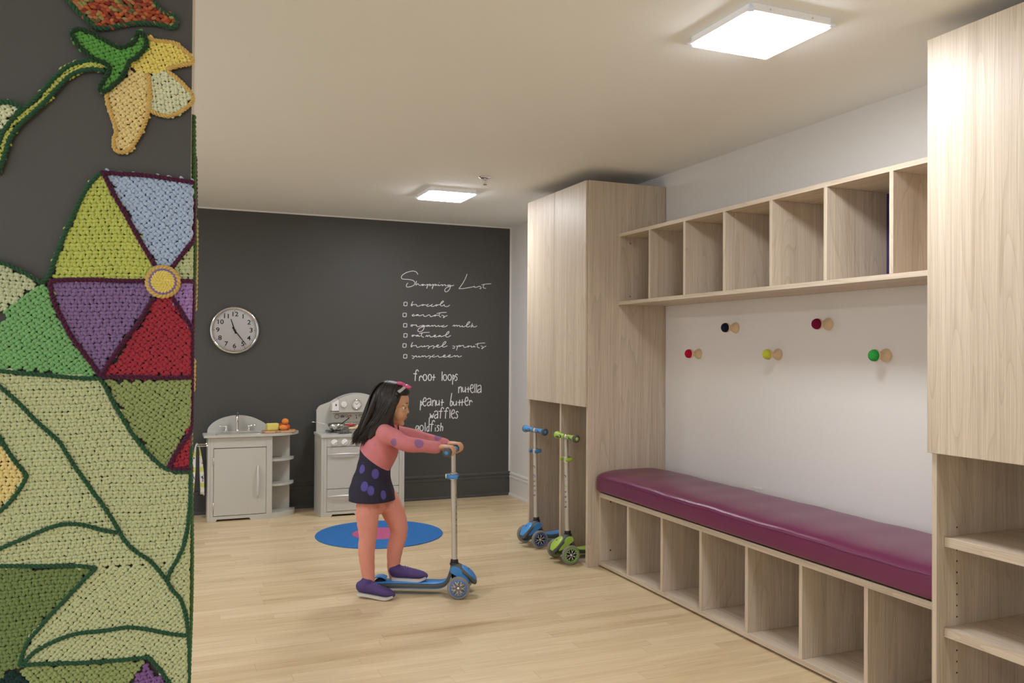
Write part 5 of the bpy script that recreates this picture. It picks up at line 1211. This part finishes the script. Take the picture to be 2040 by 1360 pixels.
cord('border', [[(625, 78), (760, 88), (900, 97), (1050, 118), (1195, 140)], [(640, 80), (700, 200), (790, 360), (880, 520), (955, 645)], [(1205, 475), (1150, 545), (1100, 610), (1062, 658)],
     [(312, 742), (450, 736), (600, 736), (760, 742), (905, 742)], [(1100, 744), (1150, 742), (1215, 746)], [(945, 850), (860, 990), (760, 1120), (690, 1220), (630, 1318)], [(1060, 840), (1110, 920), (1160, 1000), (1180, 1050)],
     [(312, 748), (335, 860), (390, 980), (450, 1090), (540, 1210), (632, 1330)], [(632, 1332), (800, 1330), (1000, 1336), (1200, 1332)], [(1222, 230), (1225, 350), (1210, 470)], [(1222, 746), (1215, 880), (1195, 1030), (1190, 1180), (1190, 1330)]], Y_['plum'], t, .0030, .0114, off=O2, z=Z2)
cord('green_border', [[(628, 84), (590, 110), (530, 190), (470, 310), (415, 430), (365, 550), (330, 650), (300, 720), (270, 752)]], Y_['forest'], t, .0030, .0105, off=O2, z=Z2)
# centre button: spiral of yarn
bm = BM(); s_, z_ = pp(1005/Z2, 320+748/Z2); cen = (s_, z_); kx = pp(1105/Z2, 320+748/Z2)[0]-s_
def ringc(r, h, rt, m_, nm, par, tw=.014):
    bm = BM(); n = 90
    for ph in (0, math.pi):
        pts = []
        for i in range(n):
            a = 2*math.pi*i/n; q = a*r/tw*2*math.pi/1+ph; q = round(2*math.pi*r/tw)*a+ph
            rr_ = r+rt*.8*math.cos(q); pts.append(surf(cen[0]+rr_*math.cos(a), cen[1]+rr_*math.sin(a), h+rt*.7*math.sin(q)))
        tube(bm, pts, rt, 6, closed=True)
    return put(nm, bm, m_, par, smooth=True)
bm = BM(); bmq = [surf(cen[0]+kx*.8*math.cos(a), cen[1]+kx*.8*math.sin(a), .012) for a in np.linspace(0, 2*math.pi, 40, endpoint=False)]; vv = [bm.verts.new(p) for p in bmq]; bm.faces.new(vv)
r_ = bmesh.ops.extrude_face_region(bm, geom=bm.faces[:]); bmesh.ops.translate(bm, verts=[v for v in r_['geom'] if isinstance(v, bmesh.types.BMVert)], vec=NN*.004); bmesh.ops.recalc_face_normals(bm, faces=bm.faces[:])
btn = put('centre_button', bm, Y_['butter'], t)
for r0 in (.12, .30, .48, .64): ringc(kx*r0, .0165, .0028, Y_['butter'], 'button_round', btn, .012)
ringc(kx*.77, .0165, .0024, Y_['violet'], 'violet_round', btn); ringc(kx*.93, .014, .0036, Y_['gold'], 'gold_round', btn, .016)

# big patchwork blanket
t = thing('crochet_blanket', mid(150, 1000), 'big green crocheted patchwork of leaf shapes wrapping the lower pillar', 'crochet decoration')
def px(L, o, z): return [(o[0]+x/z, o[1]+y/z) for x, y in L]
crochet('patch', px([(-60, 600), (0, 628), (150, 690), (268, 757), (170, 812), (80, 890), (-60, 1000)], O2, Z2), -8, Y_['sage'], t)
crochet('patch', px([(-60, 1030), (0, 985), (80, 900), (180, 810), (268, 765), (318, 775), (345, 900), (450, 1120), (615, 1335), (560, 1338), (300, 1312), (-60, 1285)], O2, Z2), 38, Y_['mid'], t)
big = px([(-60, 1290), (300, 1318), (620, 1338)], O2, Z2)+px([(870, 250), (1000, 480), (1150, 690), (1280, 820), (1370, 862), (1460, 872)], O3, Z3)+[(372, 940), (386, 940), (386, 1118)]+px([(1480, 452), (1265, 455), (760, 482), (600, 480), (0, 478)], O4_, Z4)+[(-20, 1126), (-20, 1020)]+px([(0, 1190), (130, 1060), (215, 905), (60, 690), (-60, 560)], O3, Z3)
crochet('patch', big, 1, Y_['light'], t, row=.0152, stp=.0108)
crochet('patch', px([(1265, 435), (765, 475), (600, 620), (400, 820), (230, 1020), (165, 1215), (600, 1195), (1115, 1160), (1280, 1360), (1480, 1700), (1700, 1700), (1480, 430)], O4_, Z4)[:-1]+[(386, 1480), (386, 1115)], 45, Y_['light'], t, row=.0152, stp=.0108)
crochet('patch', px([(815, 152), (1500, 140), (1560, 140), (1545, 460), (1340, 830), (1200, 722), (1100, 612), (1000, 472), (900, 282)], O3, Z3), -40, Y_['olive'], t)
crochet('patch', px([(1345, 836), (1545, 470), (1560, 855), (1400, 858)], O3, Z3), 10, Y_['red'], t)
crochet('patch', px([(-80, 520), (0, 592), (60, 692), (215, 900), (130, 1058), (-80, 1240)], O3, Z3), -4, Y_['yellow'], t)
crochet('patch', px([(-80, 482), (700, 482), (600, 622), (400, 822), (230, 1022), (150, 1200), (60, 1270), (-80, 1340)], O4_, Z4), 1, Y_['deep'], t)
crochet('patch', px([(170, 1222), (600, 1202), (1105, 1168), (960, 1400), (800, 1700), (300, 1700), (200, 1340)], O4_, Z4), -52, Y_['olive'], t)
crochet('patch', px([(1115, 1192), (1235, 1362), (1440, 1700), (820, 1700), (1000, 1370)], O4_, Z4), 5, Y_['grape'], t)
crochet('patch', px([(-80, 1375), (0, 1335), (125, 1232), (205, 1350), (320, 1700), (-80, 1700)], O4_, Z4), 30, Y_['navy'], t)
cord('vein_cord', [px([(-40, 612), (0, 627), (75, 652), (150, 690), (210, 725), (270, 755)], O2, Z2), px([(-60, 1285), (0, 1292), (150, 1308), (300, 1320), (450, 1334), (600, 1340), (630, 1340)], O2, Z2),
   px([(805, 145), (835, 180), (870, 250), (930, 360), (1000, 480), (1070, 590), (1150, 690), (1215, 760), (1280, 820), (1325, 848), (1370, 862), (1440, 872), (1540, 868)], O3, Z3),
   px([(-40, 150), (0, 190), (90, 265), (180, 350), (255, 428), (330, 500), (410, 570), (480, 635), (540, 730), (620, 855), (690, 950), (750, 1040), (800, 1100), (840, 1160), (900, 1250), (960, 1350), (985, 1400)], O3, Z3)+px([(1000, 340), (1060, 385), (1130, 430), (1190, 495), (1250, 570), (1300, 650), (1360, 720), (1385, 790), (1398, 850), (1412, 980), (1425, 1150), (1432, 1360), (1436, 1600)], O4_, Z4),
   px([(-50, 370), (0, 345), (100, 300), (200, 260), (300, 215), (400, 178), (480, 157), (550, 155), (630, 163), (700, 180), (790, 205), (885, 222)], O4_, Z4), px([(1265, 575), (1275, 530), (1300, 480), (1345, 405), (1380, 330), (1400, 240), (1412, 150), (1420, 60), (1425, 0), (1430, -200), (1440, -420)], O4_, Z4),
   px([(-60, 560), (0, 590), (30, 640), (60, 690), (130, 790), (205, 880), (220, 905), (180, 985), (130, 1060), (70, 1130), (0, 1190), (-60, 1240)], O3, Z3),
   px([(-50, 470), (150, 470), (300, 471), (450, 469), (600, 470), (660, 478), (722, 488), (650, 560), (560, 655), (480, 740), (400, 822), (310, 925), (225, 1025), (185, 1110), (155, 1215)], O4_, Z4),
   px([(180, 1205), (215, 1165), (260, 1120), (330, 1075), (400, 1040), (500, 1000), (600, 973), (700, 963), (800, 953), (890, 938), (980, 930), (1090, 940), (1200, 963), (1300, 980), (1412, 992)], O4_, Z4),
   px([(160, 1216), (280, 1203), (400, 1200), (550, 1197), (700, 1190), (900, 1175), (1050, 1160), (1120, 1156), (1160, 1195), (1205, 1245), (1250, 1310), (1290, 1365), (1400, 1550), (1480, 1700)], O4_, Z4)], Y_['forest'], t, .0027, .0112)
cord('plum_cord', [px([(1345, 836), (1390, 745), (1440, 670), (1500, 585), (1530, 520), (1548, 430), (1552, 250), (1552, 145)], O3, Z3), px([(1350, 838), (1400, 852), (1470, 852), (1545, 848)], O3, Z3)], Y_['plum'], t, .0030, .0114)

# crochet strips wrapped on to the pillar's side
t = thing('crochet_strip', K+E1*.01+KD*.1+Vector((0, 0, 1.2)), 'narrow crocheted strips of green, plum and gold yarn running down the pillar side', 'crochet decoration')
def sidestrip(name, d, v0, v1, r, mat_, hh=.006):
    z0 = pp(383, v0)[1]; z1 = pp(383, v1)[1]; zs_ = np.arange(z1, z0, .003); bm = BM()
    for ph in (0, math.pi):
        a = 2*math.pi*zs_/.02+ph
        tube(bm, [K+E1*(hh+r*.8*math.cos(q)+.0025*math.sin(z*9))+KD*(d+r*.8*math.sin(q)+.012*math.sin(z*4))+Vector((0, 0, z)) for z, q in zip(zs_, a)], r, 6)
    return put(name, bm, mat_, t, smooth=True)
sidestrip('green_strip', .035, 216, 1345, .0034, yarn('yarn_grass', srgb(78, 112, 66)), .0055)
sidestrip("plum_strip", .28, 252, 425, .0034, Y_["plum"], .005)
sidestrip('gold_strip', .16, 412, 612, .0036, Y_["gold"], .0065)
sidestrip('plum_strip', .10, 560, 775, .0036, Y_['plum'], .005)
sidestrip('gold_strip', .10, 716, 784, .0042, Y_["gold"], .008)
sidestrip('pale_strip', .11, 780, 960, .0030, yarn('yarn_straw', srgb(176, 160, 110)), .0055)
sidestrip('forest_strip', .09, 930, 1480, .0036, Y_['forest'], .005)

# ================================================================== CAMERA, WORLD, OUTPUT LOOK
cam = bpy.data.cameras.new('camera'); co = bpy.data.objects.new('camera', cam); COL.objects.link(co)
cam.sensor_width = 36; cam.lens = F_PX*36/2040; cam.clip_start = .05; cam.clip_end = 60
r0 = Vector((math.cos(YAW), -math.sin(YAW), 0)); d0 = Vector((math.sin(YAW), math.cos(YAW), 0)); z0 = Vector((0, 0, 1))
fw = d0*math.cos(PITCH)+z0*math.sin(PITCH); u0 = z0*math.cos(PITCH)-d0*math.sin(PITCH)
rt = r0*math.cos(ROLL)+u0*math.sin(ROLL); up = u0*math.cos(ROLL)-r0*math.sin(ROLL)
m = Matrix((rt, up, -fw)).transposed().to_4x4(); m.translation = (0, 0, CAMH); co.matrix_world = m
sc.camera = co
w = bpy.data.worlds.new('world'); sc.world = w; w.use_nodes = True
w.node_tree.nodes['Background'].inputs[0].default_value = (.93, .97, 1, 1); w.node_tree.nodes['Background'].inputs[1].default_value = 1.6
vs = sc.view_settings; vs.view_transform = 'Standard'; vs.look = 'None'; vs.gamma = 1; vs.exposure = .12; vs.use_curve_mapping = False
cy = sc.cycles; cy.use_denoising = True; cy.max_bounces = 8; cy.diffuse_bounces = 5; cy.glossy_bounces = 4; cy.transmission_bounces = 8
cy.sample_clamp_indirect = 6; cy.caustics_reflective = False; cy.caustics_refractive = False
